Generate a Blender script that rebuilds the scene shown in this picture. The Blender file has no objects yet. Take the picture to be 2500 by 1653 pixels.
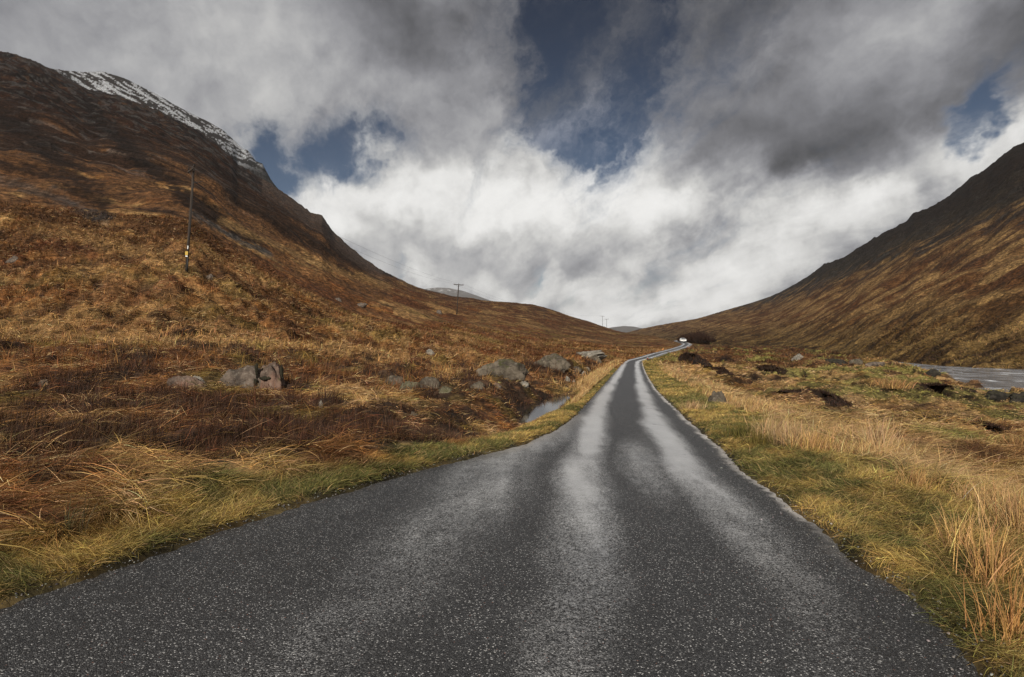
NU, ND = 1500, 1300                     # land mesh columns and rows
SUN_E, SUN_A, SUN_S, SUN_W, EXPO = 32.0, 196.0, 5.0, 1.5, 0.10
BLUE = (.27, .29, .32); BLUE2 = (.12, .125, .145)
STRK_A = -16
NGRASS, NVERGE, NFAR = 1150000, 330000, 190000
HAZE = 4e-5
import bpy, bmesh, math, random
import numpy as np
from mathutils import Vector, Matrix
random.seed(7); RNG = np.random.default_rng(11)
SC = bpy.context.scene
COL = SC.collection
F = 1389.0            # focal length in photo pixels
CAMZ = 1.6            # eye height above the road
CX, CY = 1250.0, 826.5

# ------------------------------------------------------------------ noise
def _hash(ix, iy, s):
    h = (ix.astype(np.int64) * 374761393 + iy.astype(np.int64) * 668265263 + s * 1274126177) & 0xFFFFFFFF
    h = ((h ^ (h >> 13)) * 1274126177) & 0xFFFFFFFF
    h = ((h ^ (h >> 16)) * 2246822519) & 0xFFFFFFFF
    return (h ^ (h >> 15)) & 0xFFFFFFFF
def gnoise(x, y, s=0):
    x = np.asarray(x, float); y = np.asarray(y, float)
    x0 = np.floor(x); y0 = np.floor(y); fx = x - x0; fy = y - y0
    u = fx * fx * fx * (fx * (fx * 6 - 15) + 10); v = fy * fy * fy * (fy * (fy * 6 - 15) + 10)
    def g(ix, iy, dx, dy):
        a = _hash(ix, iy, s).astype(float) * (2 * math.pi / 4294967296.0)
        return np.cos(a) * dx + np.sin(a) * dy
    n00 = g(x0, y0, fx, fy); n10 = g(x0 + 1, y0, fx - 1, fy)
    n01 = g(x0, y0 + 1, fx, fy - 1); n11 = g(x0 + 1, y0 + 1, fx - 1, fy - 1)
    return ((n00 * (1 - u) + n10 * u) * (1 - v) + (n01 * (1 - u) + n11 * u) * v) * 1.5
def fbm(x, y, s=0, o=4, g=.5, l=2.03):
    t = 0; a = 1; n = 0
    for i in range(o):
        t = t + a * gnoise(x, y, s + i * 17); n += a; a *= g; x = x * l + 3.7; y = y * l - 1.3
    return t / n * 1.4
def sst(a, b, x):
    t = np.clip((x - a) / (b - a), 0, 1); return t * t * (3 - 2 * t)
def lerp(a, b, t): return a + (b - a) * t
def ip(x, pts):
    p = np.array(pts, float); return np.interp(x, p[:, 0], p[:, 1])
def ipS(x, pts, w):                       # smoothed interpolation
    return (ip(x - w, pts) + ip(x - w / 2, pts) + ip(x, pts) + ip(x + w / 2, pts) + ip(x + w, pts)) / 5

# ------------------------------------------------------------------ tags and mesh building
def tag(o, label=None, cat=None, group=None, kind=None):
    for k, v in (('label', label), ('category', cat), ('group', group), ('kind', kind)):
        if v: o[k] = v
    return o
def mesh_np(name, V, Fq, mat=None, smooth=True, cols=None, parent=None, attrs=None):
    V = np.asarray(V, np.float32); Fq = np.asarray(Fq, np.int32); k = Fq.shape[1]
    me = bpy.data.meshes.new(name)
    me.vertices.add(len(V)); me.vertices.foreach_set('co', V.ravel())
    me.loops.add(Fq.size); me.loops.foreach_set('vertex_index', Fq.ravel())
    me.polygons.add(len(Fq)); me.polygons.foreach_set('loop_start', np.arange(0, Fq.size, k, dtype=np.int32))
    if smooth: me.polygons.foreach_set('use_smooth', np.ones(len(Fq), bool))
    if cols is not None:
        a = me.color_attributes.new('Col', 'FLOAT_COLOR', 'POINT')
        c = np.ones((len(V), 4), np.float32); c[:, :3] = cols; a.data.foreach_set('color', c.ravel())
    for n, d in (attrs or {}).items():
        a = me.attributes.new(n, 'FLOAT', 'POINT'); a.data.foreach_set('value', np.asarray(d, np.float32))
    me.update(calc_edges=True)
    if mat: me.materials.append(mat)
    o = bpy.data.objects.new(name, me); COL.objects.link(o)
    if parent: o.parent = parent
    return o
def obj_bm(name, bm, mat, parent=None, smooth=False):
    me = bpy.data.meshes.new(name); bm.to_mesh(me); bm.free()
    if smooth:
        for p in me.polygons: p.use_smooth = True
    if mat: me.materials.append(mat)
    o = bpy.data.objects.new(name, me); COL.objects.link(o)
    if parent: o.parent = parent
    return o
def empty(name, loc, rz=0):
    o = bpy.data.objects.new(name, None); COL.objects.link(o); o.location = loc; o.rotation_euler = (0, 0, rz)
    o.empty_display_size = .2; return o

# ------------------------------------------------------------------ node helper
class NT:
    def __init__(s, tree): s.t = tree; s.n = tree.nodes; s.l = tree.links
    def new(s, typ, **kw):
        n = s.n.new(typ)
        for k, v in kw.items(): setattr(n, k, v)
        return n
    def put(s, sock, v):
        if v is None: return
        if isinstance(v, bpy.types.NodeSocket): s.l.new(v, sock)
        elif hasattr(sock.default_value, '__len__'):
            v = tuple(v) if hasattr(v, '__len__') else (v,) * len(sock.default_value)
            sock.default_value = v + (1,) if len(v) == 3 and len(sock.default_value) == 4 else v
        else: sock.default_value = v
    def m(s, op, a, b=None, c=None, clamp=False):
        n = s.new('ShaderNodeMath', operation=op, use_clamp=clamp)
        for i, v in enumerate((a, b, c)): s.put(n.inputs[i], v)
        return n.outputs[0]
    def vm(s, op, a, b=None, out=0):
        n = s.new('ShaderNodeVectorMath', operation=op); s.put(n.inputs[0], a)
        if op == 'SCALE': s.put(n.inputs[3], b)
        else: s.put(n.inputs[1], b)
        return n.outputs['Value'] if out else n.outputs[0]
    def mix(s, f, a, b, blend='MIX'):
        n = s.new('ShaderNodeMix', data_type='RGBA', blend_type=blend)
        s.put(n.inputs[0], f); s.put(n.inputs[6], a); s.put(n.inputs[7], b); return n.outputs[2]
    def noise(s, vec, scale, det=4, rough=.5, dist=0, col=False, lac=2.0):
        n = s.new('ShaderNodeTexNoise'); s.put(n.inputs['Vector'], vec)
        for k, v in (('Scale', scale), ('Detail', det), ('Roughness', rough), ('Distortion', dist), ('Lacunarity', lac)): s.put(n.inputs[k], v)
        return n.outputs['Color' if col else 'Fac']
    def vor(s, vec, scale, feat='F1', out='Distance', rnd=1):
        n = s.new('ShaderNodeTexVoronoi', feature=feat); s.put(n.inputs['Vector'], vec); s.put(n.inputs['Scale'], scale); s.put(n.inputs['Randomness'], rnd)
        return n.outputs[out]
    def ss(s, a, b, x, lo=0, hi=1):
        n = s.new('ShaderNodeMapRange', interpolation_type='SMOOTHSTEP'); s.put(n.inputs[0], x)
        for i, v in ((1, a), (2, b), (3, lo), (4, hi)): s.put(n.inputs[i], v)
        return n.outputs[0]
    def attr(s, name, out='Fac'):
        n = s.new('ShaderNodeAttribute', attribute_name=name); return n.outputs[out]
    def pos(s): return s.new('ShaderNodeNewGeometry').outputs['Position']
    def objc(s): return s.new('ShaderNodeTexCoord').outputs['Object']
    def bump(s, h, strength, dist):
        n = s.new('ShaderNodeBump'); s.put(n.inputs['Strength'], strength); s.put(n.inputs['Distance'], dist); s.put(n.inputs['Height'], h); return n.outputs[0]
def material(name):
    m = bpy.data.materials.new(name); m.use_nodes = True
    t = NT(m.node_tree); b = [n for n in t.n if n.type == 'BSDF_PRINCIPLED'][0]
    def setp(**kw):
        for k, v in kw.items(): t.put(b.inputs[k.replace('_', ' ')], v)
    return m, t, setp
def plain(name, col, rough=.8, var=.25, scale=6, metal=0, bump=0):
    m, t, s = material(name); p = t.objc()
    f = t.noise(p, scale, 5, .6)
    c = t.mix(f, tuple(x * (1 - var) for x in col), tuple(min(1, x * (1 + var)) for x in col))
    s(Base_Color=c, Roughness=rough, Metallic=metal)
    if bump: s(Normal=t.bump(t.noise(p, scale * 4, 5, .6), .6, bump))
    return m

# ------------------------------------------------------------------ the road
_ZR = [(-6, -1.47), (0, -1.55), (3, -1.6), (14.5, -2.0), (22, -2.33), (31, -2.63), (50, -3.05), (75, -3.25), (95, -3.15), (120, -2.75), (150, -2.1), (192, -1.25), (230, -.75), (270, -.8), (400, -2)]
def zroad(d): return ipS(np.asarray(d, float), _ZR, 4) * 1.0
_RE = [(1570, 881), (1569.5, 887), (1571, 893), (1576, 906), (1601, 947), (1627, 973), (1688, 1029), (1755, 1085), (1816, 1152), (1908, 1213), (1985, 1275), (2052, 1326), (2139, 1398), (2216, 1449), (2318, 1551), (2420, 1649)]
_LE = [(1519, 887), (1495, 913), (1467, 944), (1441.6, 973), (1400, 1017), (1344, 1053), (1245, 1088), (1131, 1112), (1017, 1141), (866, 1182), (733, 1220), (638, 1247), (456, 1310), (331, 1355), (207, 1393), (83, 1430), (0, 1462)]
_D = np.concatenate([np.linspace(.5, 30, 3000), np.linspace(30.1, 300, 3000)])
_Y = CY - zroad(_D) / _D * F
def d_of_y(y):                       # depth at which the road surface shows at photo row y
    i = np.argmax(_Y <= y); return _D[i]
def edge(pts):
    r = []
    for px, py in pts:
        d = d_of_y(py); r.append((d, (px - CX) / F * d))
    return r
_re = edge(_RE); _le = edge(_LE)
# beyond the bend the road is laid out by its centre line and a width of 3 m
_cl = [(86, 19.0), (98, 23.6), (110, 28.2), (128, 36.0), (150, 45.2), (172, 53.0), (192, 57.6), (215, 62.5), (240, 71), (265, 84), (290, 100)]
for i, (d, x) in enumerate(_cl):
    a = _cl[max(i - 1, 0)]; b = _cl[min(i + 1, len(_cl) - 1)]
    w = 1.55 * math.hypot(1, (b[1] - a[1]) / (b[0] - a[0]))
    _re.append((d, x + w)); _le.append((d, x - w))
_le += [(2.0, -4.45), (0, -6.4), (-6, -9)]; _re += [(1.5, 1.85), (0, 1.5), (-6, .5)]
_re = sorted(_re); _le = sorted(_le)
def _clean(p):
    o = [p[0]]
    for q in p[1:]:
        if q[0] - o[-1][0] > .12: o.append(q)
    return o
_re = _clean(_re); _le = _clean(_le)
def xR(d): d = np.asarray(d, float); w = np.clip(d * .05, .1, 3); return (ip(d - w, _re) + ip(d, _re) * 2 + ip(d + w, _re)) / 4
def xL(d): d = np.asarray(d, float); w = np.clip(d * .05, .1, 3); return (ip(d - w, _le) + ip(d, _le) * 2 + ip(d + w, _le)) / 4
def edist(x, d):                      # signed distance outside the carriageway (negative on it), side: -1 left, +1 right
    l, r = xL(d), xR(d); e = .5
    sl = (xL(d + e) - xL(d - e)) / (2 * e); sr = (xR(d + e) - xR(d - e)) / (2 * e)
    dl = (l - x) / np.sqrt(1 + sl * sl); dr = (x - r) / np.sqrt(1 + sr * sr)
    return dl, dr

# ------------------------------------------------------------------ valley sides, traced as slopes
SIL_L = [(-700, 5), (-500, 20), (-300, 40), (-150, 80), (0, 125), (40, 133), (80, 148), (120, 167), (214, 219), (277, 232), (357, 259), (415, 286), (469, 312), (513, 339), (567, 384), (580, 402), (625, 428), (678, 462), (714, 487), (759, 520), (786, 527), (817, 571), (840, 592), (893, 638), (930, 660), (983, 686), (1029, 706), (1067, 713), (1121, 729), (1197, 736), (1243, 737), (1289, 743), (1350, 761), (1408, 778), (1443, 786), (1500, 807), (1545, 815), (1601, 821), (1630, 830), (1652, 837), (1700, 841), (1800, 845), (1900, 848), (2000, 858), (2050, 868), (2100, 880), (2180, 889), (2300, 925), (2400, 944), (2500, 954), (2800, 968), (3300, 980)]
SIL_B = [(90, 160), (116, 166), (160, 172), (205, 176), (250, 174), (303, 190), (379, 228), (424, 254), (473, 281), (500, 292), (545, 317), (594, 364), (604, 366), (625, 393), (640, 398), (660, 436), (690, 475)]
SIL_R = [(1400, 860), (1500, 818), (1552, 807), (1601, 795), (1701, 778), (1767, 758), (1830, 741), (1885, 723), (1931, 698), (1962, 682), (2016, 644), (2056, 630), (2096, 604), (2150, 572), (2212, 541), (2230, 521), (2279, 501), (2315, 479), (2369, 434), (2409, 412), (2440, 385), (2471, 362), (2500, 347), (2600, 290), (2750, 225), (3000, 150), (3300, 90)]
# left system per column: foot depth, foot row, ridge depth, a middle depth and its row
LT = [(-700, 30, 780, 420, 48, 640), (-300, 31, 815, 470, 50, 660), (0, 35, 830, 520, 55, 682), (455, 35, 838, 680, 55, 663), (650, 35, 852, 820, 65, 715), (800, 36, 866, 900, 80, 745), (960, 38, 882, 900, 120, 757), (1116, 40, 895, 720, 193, 767), (1200, 42, 903, 660, 170, 790), (1300, 43, 910, 620, 150, 820), (1450, 60, 885, 560, 170, 832), (1530, 75, 886, 400, 150, 849), (1600, 110, 866, 250, 160, 846), (1650, 140, 850, 225, 180, 842), (1720, 80, 884, 235, 150, 856), (1800, 70, 893, 230, 140, 859), (1900, 68, 896, 200, 120, 866), (2000, 66, 900, 165, 100, 879), (2100, 60, 912, 120, 85, 893), (2200, 52, 927, 86, 64, 911), (2300, 43, 951, 63, 52, 938), (2400, 40, 966, 54, 46, 955), (2500, 37, 978, 50, 43, 966), (2800, 36, 990, 48, 41, 980), (3300, 36, 1000, 46, 40, 990)]
RT = [(1400, 1000, 822, 1400), (1552, 800, 816, 1250), (1600, 600, 822, 1150), (1665, 380, 833, 1000), (1800, 260, 843, 900), (1900, 220, 850, 860), (2000, 175, 860, 800), (2100, 130, 874, 740), (2180, 112, 884, 700), (2300, 92, 897, 650), (2500, 82, 906, 560), (2800, 76, 914, 480), (3300, 72, 920, 420)]
def _tab(T, px, k): p = [(r[0], r[k]) for r in T]; return ipS(px, p, 30)
RIVER_Z = -4.5
def river_mask(x, d):
    px = CX + x / np.maximum(d, 5) * F
    near = ip(px, [(2000, 118), (2100, 122), (2180, 102), (2300, 63), (2400, 54), (2500, 49.5), (2800, 48), (3300, 46)])
    far = ip(px, [(2000, 121), (2100, 127), (2180, 108), (2300, 87), (2400, 81), (2500, 77), (2800, 72), (3300, 68)])
    return near, far, px
PUD = [(1.45, 24.4), (.95, 23.2), (.05, 21.0), (.0, 19.9), (.42, 19.3), (.25, 17.3), (.55, 17.0), (1.0, 18.4), (1.55, 20.0), (1.8, 21.6), (2.2, 23.4), (2.75, 26.2), (2.5, 26.4)]
def poly_dist(x, y, P):               # signed distance to a polygon, negative inside
    P = np.array(P, float); n = len(P); d2 = np.full(np.shape(x), 1e9); ins = np.zeros(np.shape(x), bool)
    for i in range(n):
        a = P[i]; b = P[(i + 1) % n]; e = b - a; wx = x - a[0]; wy = y - a[1]
        t = np.clip((wx * e[0] + wy * e[1]) / (e @ e), 0, 1)
        d2 = np.minimum(d2, (wx - e[0] * t) ** 2 + (wy - e[1] * t) ** 2)
        c = (a[1] > y) != (b[1] > y)
        xi = (b[0] - a[0]) * (y - a[1]) / ((b[1] - a[1]) if b[1] != a[1] else 1e-9) + a[0]
        ins ^= c & (x < xi)
    return np.where(ins, -1, 1) * np.sqrt(d2)
PUD_Z = -2.63
def terrain(x, d, fine=True):
    """world height (relative to the eye) of the land at (x, d)"""
    x = np.asarray(x, float); d = np.asarray(d, float)
    de = np.maximum(d, 7.0); u = x / de; px = np.clip(CX + F * u, -700, 3300)
    # ---- left system (field, left mountain, low hill; right of the road the moor)
    df = _tab(LT, px, 1); yf = _tab(LT, px, 2); R = _tab(LT, px, 3); dm = _tab(LT, px, 4); ym = _tab(LT, px, 5)
    ys = ip(px, SIL_L); ys = np.where(px > 960, ipS(px, SIL_L, 16), ys)
    sm = (1 / df - 1 / dm) / (1 / df - 1 / R); gm = np.clip((yf - ym) / np.maximum(yf - ys, .5), .05, .95)
    p = np.clip(np.log(gm) / np.log(sm), .6, 3.2)
    dd = np.clip(d, df, R); s = np.clip((1 / df - 1 / dd) / (1 / df - 1 / R), 0, 1)
    y = yf + (ys - yf) * s ** p
    zl = (CY - y) / F * dd
    over = np.maximum(d - R, 0)
    # snow shoulder behind the left ridge
    hb = (px > 90) & (px < 690); yb = ip(px, SIL_B); Rb = R * ip(px, [(90, 1.02), (250, 1.6), (500, 1.5), (690, 1.02)])
    yb = np.where(hb, np.minimum(yb, ys - .1), ys)
    tb = np.clip((1 / R - 1 / np.clip(d, R, Rb)) / (1 / R - 1 / Rb + 1e-9), 0, 1)
    ybk = ys + (yb - ys) * tb + 5 * np.sin(np.clip(tb * 4, 0, 1) * math.pi) * (tb < .25)
    zb = (CY - ybk) / F * np.clip(d, R, Rb)
    zl = np.where((d > R) & hb, zb, zl)
    ov = np.where(hb, np.maximum(d - Rb, 0), over)
    zl = zl - np.where(px < 1660, .35, .10) * ov - np.where(px < 1660, 0, .012) * np.minimum(ov, 60) ** 2 * .12
    zl = np.maximum(zl, -7)
    # ---- flat between road and foot
    zr = zroad(d); t = np.clip(d / df, 0, 1)
    zf = (CY - yf) / F * df; off = (zf - zroad(df)) * t ** 1.35
    zn = zr + off
    z = np.where(d < df, zn, zl)
    # ---- right mountain
    rf = _tab(RT, px, 1); ry = _tab(RT, px, 2); rR = _tab(RT, px, 3); rs = ipS(px, SIL_R, 5)
    dq = np.clip(d, rf, rR); q = np.clip((1 / rf - 1 / dq) / (1 / rf - 1 / rR), 0, 1)
    yr = ry + (rs - ry) * q ** ip(px, [(1552, 1.0), (1800, 1.35), (2100, 1.12), (2500, 1.0)])
    zm = (CY - yr) / F * dq - .35 * np.maximum(d - rR, 0) - np.where(d < rf, (rf - d) * .25, 0)
    zm = np.where(px < 1480, -50, zm)
    mR = sst(-1.5, 1.5, zm - z); mR = np.where(d > 45, mR, 0); mRn = mR * sst(1550, 1650, px)
    z = np.where(d > 45, np.maximum(z, zm), z)
    mL = np.where(px < 1660, np.clip((d - df) / (.25 * df), 0, 1), 0) * (1 - mR)
    hgt = np.maximum(z + 3, 0)
    out = dict(px=px, mL=mL, mR=mR, s=s, q=q, back=((d > R * 1.01) & hb & (d < Rb * 1.3)), df=df, R=R, rR=rR)
    # ---- relief
    dl, dr = edist(x, d)
    e = np.maximum(dl, dr); side = np.where(dl > dr, -1, 1)
    roadw = sst(.15, 2.2, e) * np.where(d > 300, 0, 1) + np.where(d > 300, 1, 0)
    n1 = fbm(x / 9, d / 9, 1, 3); z = z + roadw * n1 * .22 * (1 - np.maximum(mL, mR)) * sst(2, 8, e)
    big = np.maximum(mL, mR)
    fade = np.clip((R - d) / (.12 * R), .12, 1)                    # keep the crest lines
    fadeR = np.clip((rR - d) / (.10 * rR), .12, 1)
    kk = np.where(mR > .5, fadeR, fade)
    z = z + big * kk * np.clip(hgt / 25, 0, 1) * 5.5 * fbm(x / 70, d / 45, 5, 4)
    gul = 1 - np.abs(fbm(x / 90 + .4 * fbm(x / 60, d / 60, 9, 2), d / 16, 8, 3)) * 2
    z = z - big * kk * np.clip(hgt / 30, 0, 1) * np.where(mR > .5, 1.1, 2.6) * np.clip(gul - .3, 0, 1)
    crag = np.clip(hgt / 90 - .5, 0, 1) * mL + np.clip(hgt / 70 - .45, 0, 1) * mR
    rid = np.abs(fbm(x / 22, d / 14, 15, 4))
    z = z + crag * (rid * 5.0 - 1.0) * np.clip(kk, .3, 1)
    # crest knobbles on the far outlines
    z = z + (big > .5) * (np.abs(d - R) < R * .04) * (px < 930) * np.abs(fbm(px / 14, px / 40, 77, 3)) * R * .0035
    z = z + mR * (np.abs(d - rR) < rR * .04) * (px > 1900) * fbm(px / 20, px / 50, 78, 3) * rR * .002
    # river-side folds at the foot of the right mountain
    rw = mR * np.clip(1 - hgt / 30, 0, 1) * (px > 1700)
    z = z - rw * 1.5 * np.clip(1 - np.abs(fbm((x + d * .9) / 19 + .5 * fbm(x / 30, d / 30, 22, 2), (d - x * .25) / 30, 21, 3)) * 3.2, 0, 1)
    if fine:
        # tussocks and hummocks
        hum = np.clip(fbm(x / 2.0, d / 2.3, 31, 3) * 1.2 + .15, -.25, 1)
        lf = np.where(side < 0, 1, .75)
        am = np.where(side < 0, .12 + .42 * sst(30, 44, d) * (1 - sst(64, 100, d)) + .22 * sst(8, 20, d) * (1 - sst(64, 100, d)), .42) * sst(6, 30, d) * np.where((px > 2150) & (d > 36) & (mR < .5), .3, 1) * np.clip(1.15 - hgt / 60, 0, 1) * lf + .15 * sst(1.2, 4, e)
        z = z + roadw * am * hum * sst(.4, 3.0, e); out['hum'] = hum
        z = z + roadw * .10 * fbm(x / .7, d / .7, 37, 2) * sst(.5, 2, e) * np.clip(1.4 - d / 60, 0, 1)
        # steps of broken peat on the moor right of the road
        pk = fbm(x / 11 + 5, d / 6.5, 41, 3); st = sst(.10, .16, pk) * .45 * sst(24, 34, d) * (side > 0) * (1 - mR) * (px > 1640) * (d < 190) * sst(3, 6, e)
        z = z + st
    # ---- verge, roadside ditch, lay-by edge
    z = z - .34 * np.exp(-((dl - 1.75) / .65) ** 2) * sst(11, 17, d) * (1 - sst(60, 90, d)) * (side < 0)
    z = z - .30 * np.exp(-((dl - 1.5) / 1.0) ** 2) * sst(8.5, 11.5, d) * (1 - sst(17, 20, d)) * (side < 0)
    z = z + .30 * np.exp(-((dl - 4.0) / 1.1) ** 2) * sst(13, 20, d) * (1 - sst(50, 80, d)) * (side < 0)
    z = z - .35 * sst(1.6, 4.5, dr) * (side > 0) * (1 - sst(30, 60, d))
    z = z + .09 * np.exp(-((dr - 1.2) / .8) ** 2) * (side > 0) * (1 - sst(30, 60, d))
    # the carriageway sits 5 cm over its bed
    bed = zr - .09
    b = sst(-.12, .16, e); b = np.where(d > 290, 1, b)
    ve = zr + .02 + (z - zr) * sst(.1, 1.5, e)
    z = np.where(e < 1.5, lerp(bed, ve, b), z)
    # puddle hollow
    pm = (d > 14) & (d < 30) & (np.abs(x) < 8)
    pd = np.where(pm, poly_dist(x, d, PUD), 9.0)
    z = np.where(pd < .9, np.where(pd < 0, np.minimum(z, PUD_Z - .05 + np.maximum(pd, -.4) * .2), lerp(PUD_Z - .04, z, sst(0, .9, pd) )), z)
    # river bed
    nr, fr, ppx = river_mask(x, d)
    inr = np.clip(np.minimum(d - nr, fr - d), -6, 3)
    wv = sst(-2.5, .6, inr + fbm(x / 5, d / 5, 51, 2) * 1.4) * (ppx > 2040) * (d > 40)
    z = lerp(z, RIVER_Z - .45, wv)
    out.update(e=e, side=side, dl=dl, dr=dr, z=z, hgt=hgt, wv=wv, pd=pd, crag=crag, rw=rw)
    return out
def hit(px, py, d0=4.0, d1=900):      # where the sight line through a photo point meets the land
    u = (px - CX) / F; k = (CY - py) / F
    ds = np.exp(np.linspace(math.log(d0), math.log(d1), 6000))
    z = terrain(u * ds, ds)['z']; i = int(np.argmax(z >= k * ds))
    if z[i] < k * ds[i]: i = -1
    return Vector((u * ds[i], ds[i], z[i] + CAMZ))
def gz(x, d): return float(terrain(np.array([x]), np.array([d]))['z'][0]) + CAMZ

# ------------------------------------------------------------------ plant colours over the land, with cloud shadow and pit shade mixed in
TAN = np.array([.43, .258, .102]); ORA = np.array([.345, .147, .041]); RUS = np.array([.105, .036, .014]); HEA = np.array([.030, .0155, .0085])
GRN = np.array([.118, .114, .034]); OLI = np.array([.21, .145, .038]); GLD = np.array([.315, .220, .068]); ROCK = np.array([.15, .14, .132]); PEAT = np.array([.014, .009, .006])
BRN = np.array([.118, .056, .023]); STRAW = np.array([.47, .315, .16]); SNOW = np.array([.78, .80, .84]); DGR = np.array([.060, .054, .046])
LIGHTSPOT = []; DARKSPOT = []                          # (x, d, radius) heather patches, filled below
GULLY = [([(200, 250), (300, 350), (420, 450), (520, 530), (640, 605)], 26, HEA * .45, .9), ([(-50, 260), (60, 320), (160, 420), (250, 500)], 38, HEA * .45, .85), ([(470, 520), (560, 575), (660, 625)], 9, ROCK * .5, .7),
         ([(560, 470), (700, 560), (820, 620), (900, 655)], 20, HEA * .7, .85), ([(540, 540), (700, 612), (860, 672), (950, 700)], 12, TAN * .7, .6), ([(0, 440), (120, 470), (260, 540)], 16, ROCK * .45, .5), ([(100, 560), (300, 600), (420, 640)], 22, TAN * .75, .5), ([(0, 640), (130, 590), (280, 645), (520, 700)], 14, RUS, .6), ([(620, 640), (800, 720), (1000, 800)], 16, RUS * .9, .55)]
def mixc(c, k, w): return c + (np.asarray(k) - c) * np.clip(w, 0, 1)[:, None]
def vegcol(o, x, d, soil=False):
    e, side, h, px = o['e'], o['side'], o['hgt'], o['px']; py = CY - o['z'] / np.maximum(d, 2) * F
    n1 = fbm(x / 4.2, d / 4.2, 101, 4); n2 = fbm(x / 1.5, d / 1.7, 102, 4); n3 = fbm(x / 13, d / 13, 103, 3); n4 = fbm(x / .6, d / .6, 104, 3)
    c = np.repeat(TAN[None], len(x), 0)
    left = (side < 0)
    # left field
    c = mixc(c, ORA, sst(-.25, .3, n1 + .4 * n4) * .85)
    rust = sst(-.14, .2, n3 * .5 + n2 * .6 + .36 * sst(15, 21, d) * (1 - sst(.92, 1.02, d / o['df'])) * (px < 1050) - .10 * sst(12, 6, d) + .03) * left * (1 - o['mL'] * .6)
    c = mixc(c, lerp(RUS, ORA * .6, sst(.0, .35, n4)[:, None]), rust * .9)
    hea = sst(.03, .2, fbm(x / 2.6, d / 2.2, 106, 4) + .08 * (px > 1000)) * left * sst(.8, 2, e) * (1 - sst(40, 110, h))
    c = mixc(c, HEA * .9, hea * .96)
    for (sx, sd, sr) in LIGHTSPOT: c = mixc(c, lerp(TAN * 1.05, OLI * 1.3, sst(-.1, .4, n2)[:, None]), .85 * sst(1.15, .6, np.hypot(x - sx, d - sd) / sr + .7 * n2))
    for (sx, sd, sr) in DARKSPOT:
        c = mixc(c, lerp(HEA * .85, RUS, sst(.05, .6, n4)[:, None]), .95 * sst(1.15, .75, np.hypot(x - sx, (d - sd) * 1.0) / sr + .7 * n2 + .3 * n4))
    c = mixc(c, TAN * 1.08, left * sst(.80, .95, d / o['df']) * (1 - sst(1.12, 1.3, d / o['df'])) * (px < 1000) * sst(-.3, .1, n1) * .8)
    mossy = sst(.25, .45, fbm(x / 3.3, d / 3.3, 107, 4)) * left * (d < o['df'])
    c = mixc(c, OLI, mossy * .7)
    # left slope: tussock grass, pits darker
    ml = o['mL']
    c = mixc(c, lerp(TAN * .74, ORA * .62, sst(-.3, .25, n3 + .6 * n2)[:, None]), ml * .75 * (1 - sst(25, 70, h)))
    c = mixc(c, RUS * 1.15, ml * sst(-.02, .25, fbm(x / 12, d / 7, 117, 4)) * .6 * (1 - sst(40, 90, h)))
    strk = fbm(x / 58 + .25 * n3, d / 5.2, 111, 5)
    strk2 = fbm(x / 13, d / 1.8, 112, 4)
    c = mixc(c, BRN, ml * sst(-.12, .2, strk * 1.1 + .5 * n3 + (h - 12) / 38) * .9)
    c = mixc(c, HEA * 1.2, ml * sst(.0, .24, strk * 1.0 + .5 * strk2 + .3 * n3 + (h - 42) / 50) * .93)  # darker uphill: heather, plus cloud shadow mixed into the colour
    pit = sst(.02, -.22, o['hum']) + .8 * sst(.42, .6, gnoise(x / 1.5, d / 1.8, 116))
    c = mixc(c, HEA * 1.5, pit * left * sst(28, 40, d) * (1 - sst(64, 100, d)) * .75)  # dark moss and heather in the pits, their shade painted in as well
    low = (px > 960) * ml
    c = mixc(c, lerp(BRN, RUS, sst(-.2, .2, n3)[:, None]), low * .6)
    c = mixc(c, TAN * .8, low * sst(.1, .4, fbm(x / 16, d / 9, 114, 4)) * .6)
    up = ml * sst(45, 95, h) * (px < 960)  # high slope: dark rock and heather deepened by painted cloud shadow
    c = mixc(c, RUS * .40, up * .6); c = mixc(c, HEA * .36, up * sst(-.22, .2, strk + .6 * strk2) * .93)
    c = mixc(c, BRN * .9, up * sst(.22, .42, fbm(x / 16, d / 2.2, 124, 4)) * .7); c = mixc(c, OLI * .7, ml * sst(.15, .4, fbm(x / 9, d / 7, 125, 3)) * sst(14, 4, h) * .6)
    c = mixc(c, ROCK * .9, ml * sst(25, 70, h) * sst(.30, .42, fbm(x / 34 + .5 * n3, d / 2.6, 123, 5)) * .5)
    if ml.any():
        for P, wd, kc, am in GULLY:
            q = np.full(len(x), 1e9)
            sel = (ml > 0) & (px < 1000)
            for (ax, ay), (bx, by) in zip(P, P[1:]):
                ex, ey = bx - ax, by - ay; tq = np.clip(((px[sel] - ax) * ex + (py[sel] - ay) * ey) / (ex * ex + ey * ey), 0, 1)
                q[sel] = np.minimum(q[sel], np.hypot(px[sel] - ax - ex * tq, py[sel] - ay - ey * tq))
            c = mixc(c, kc, sel * am * sst(1.1, .3, q / wd + .9 * strk2 + .5 * n2))
    rk = np.clip(o['crag'], 0, 1) * ml
    c = mixc(c, ROCK * .55, rk * sst(.18, .4, fbm(x / 9, d / 4, 121, 5)) * .75)
    c = mixc(c, lerp(BRN, ROCK, .35), ml * (px > 640) * (px < 935) * sst(.9, .985, o['s']) * .7)
    # right side
    rt = (~left) * (1 - o['mR'])
    c = mixc(c, lerp(TAN, OLI, sst(-.2, .25, n1)[:, None]), rt * .8)
    heath = sst(.0, .22, fbm(x / 9, d / 9, 131, 4) + .75 * sst(52, 72, d) * (px < 2100) - .42 * sst(75, 40, d))
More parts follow.
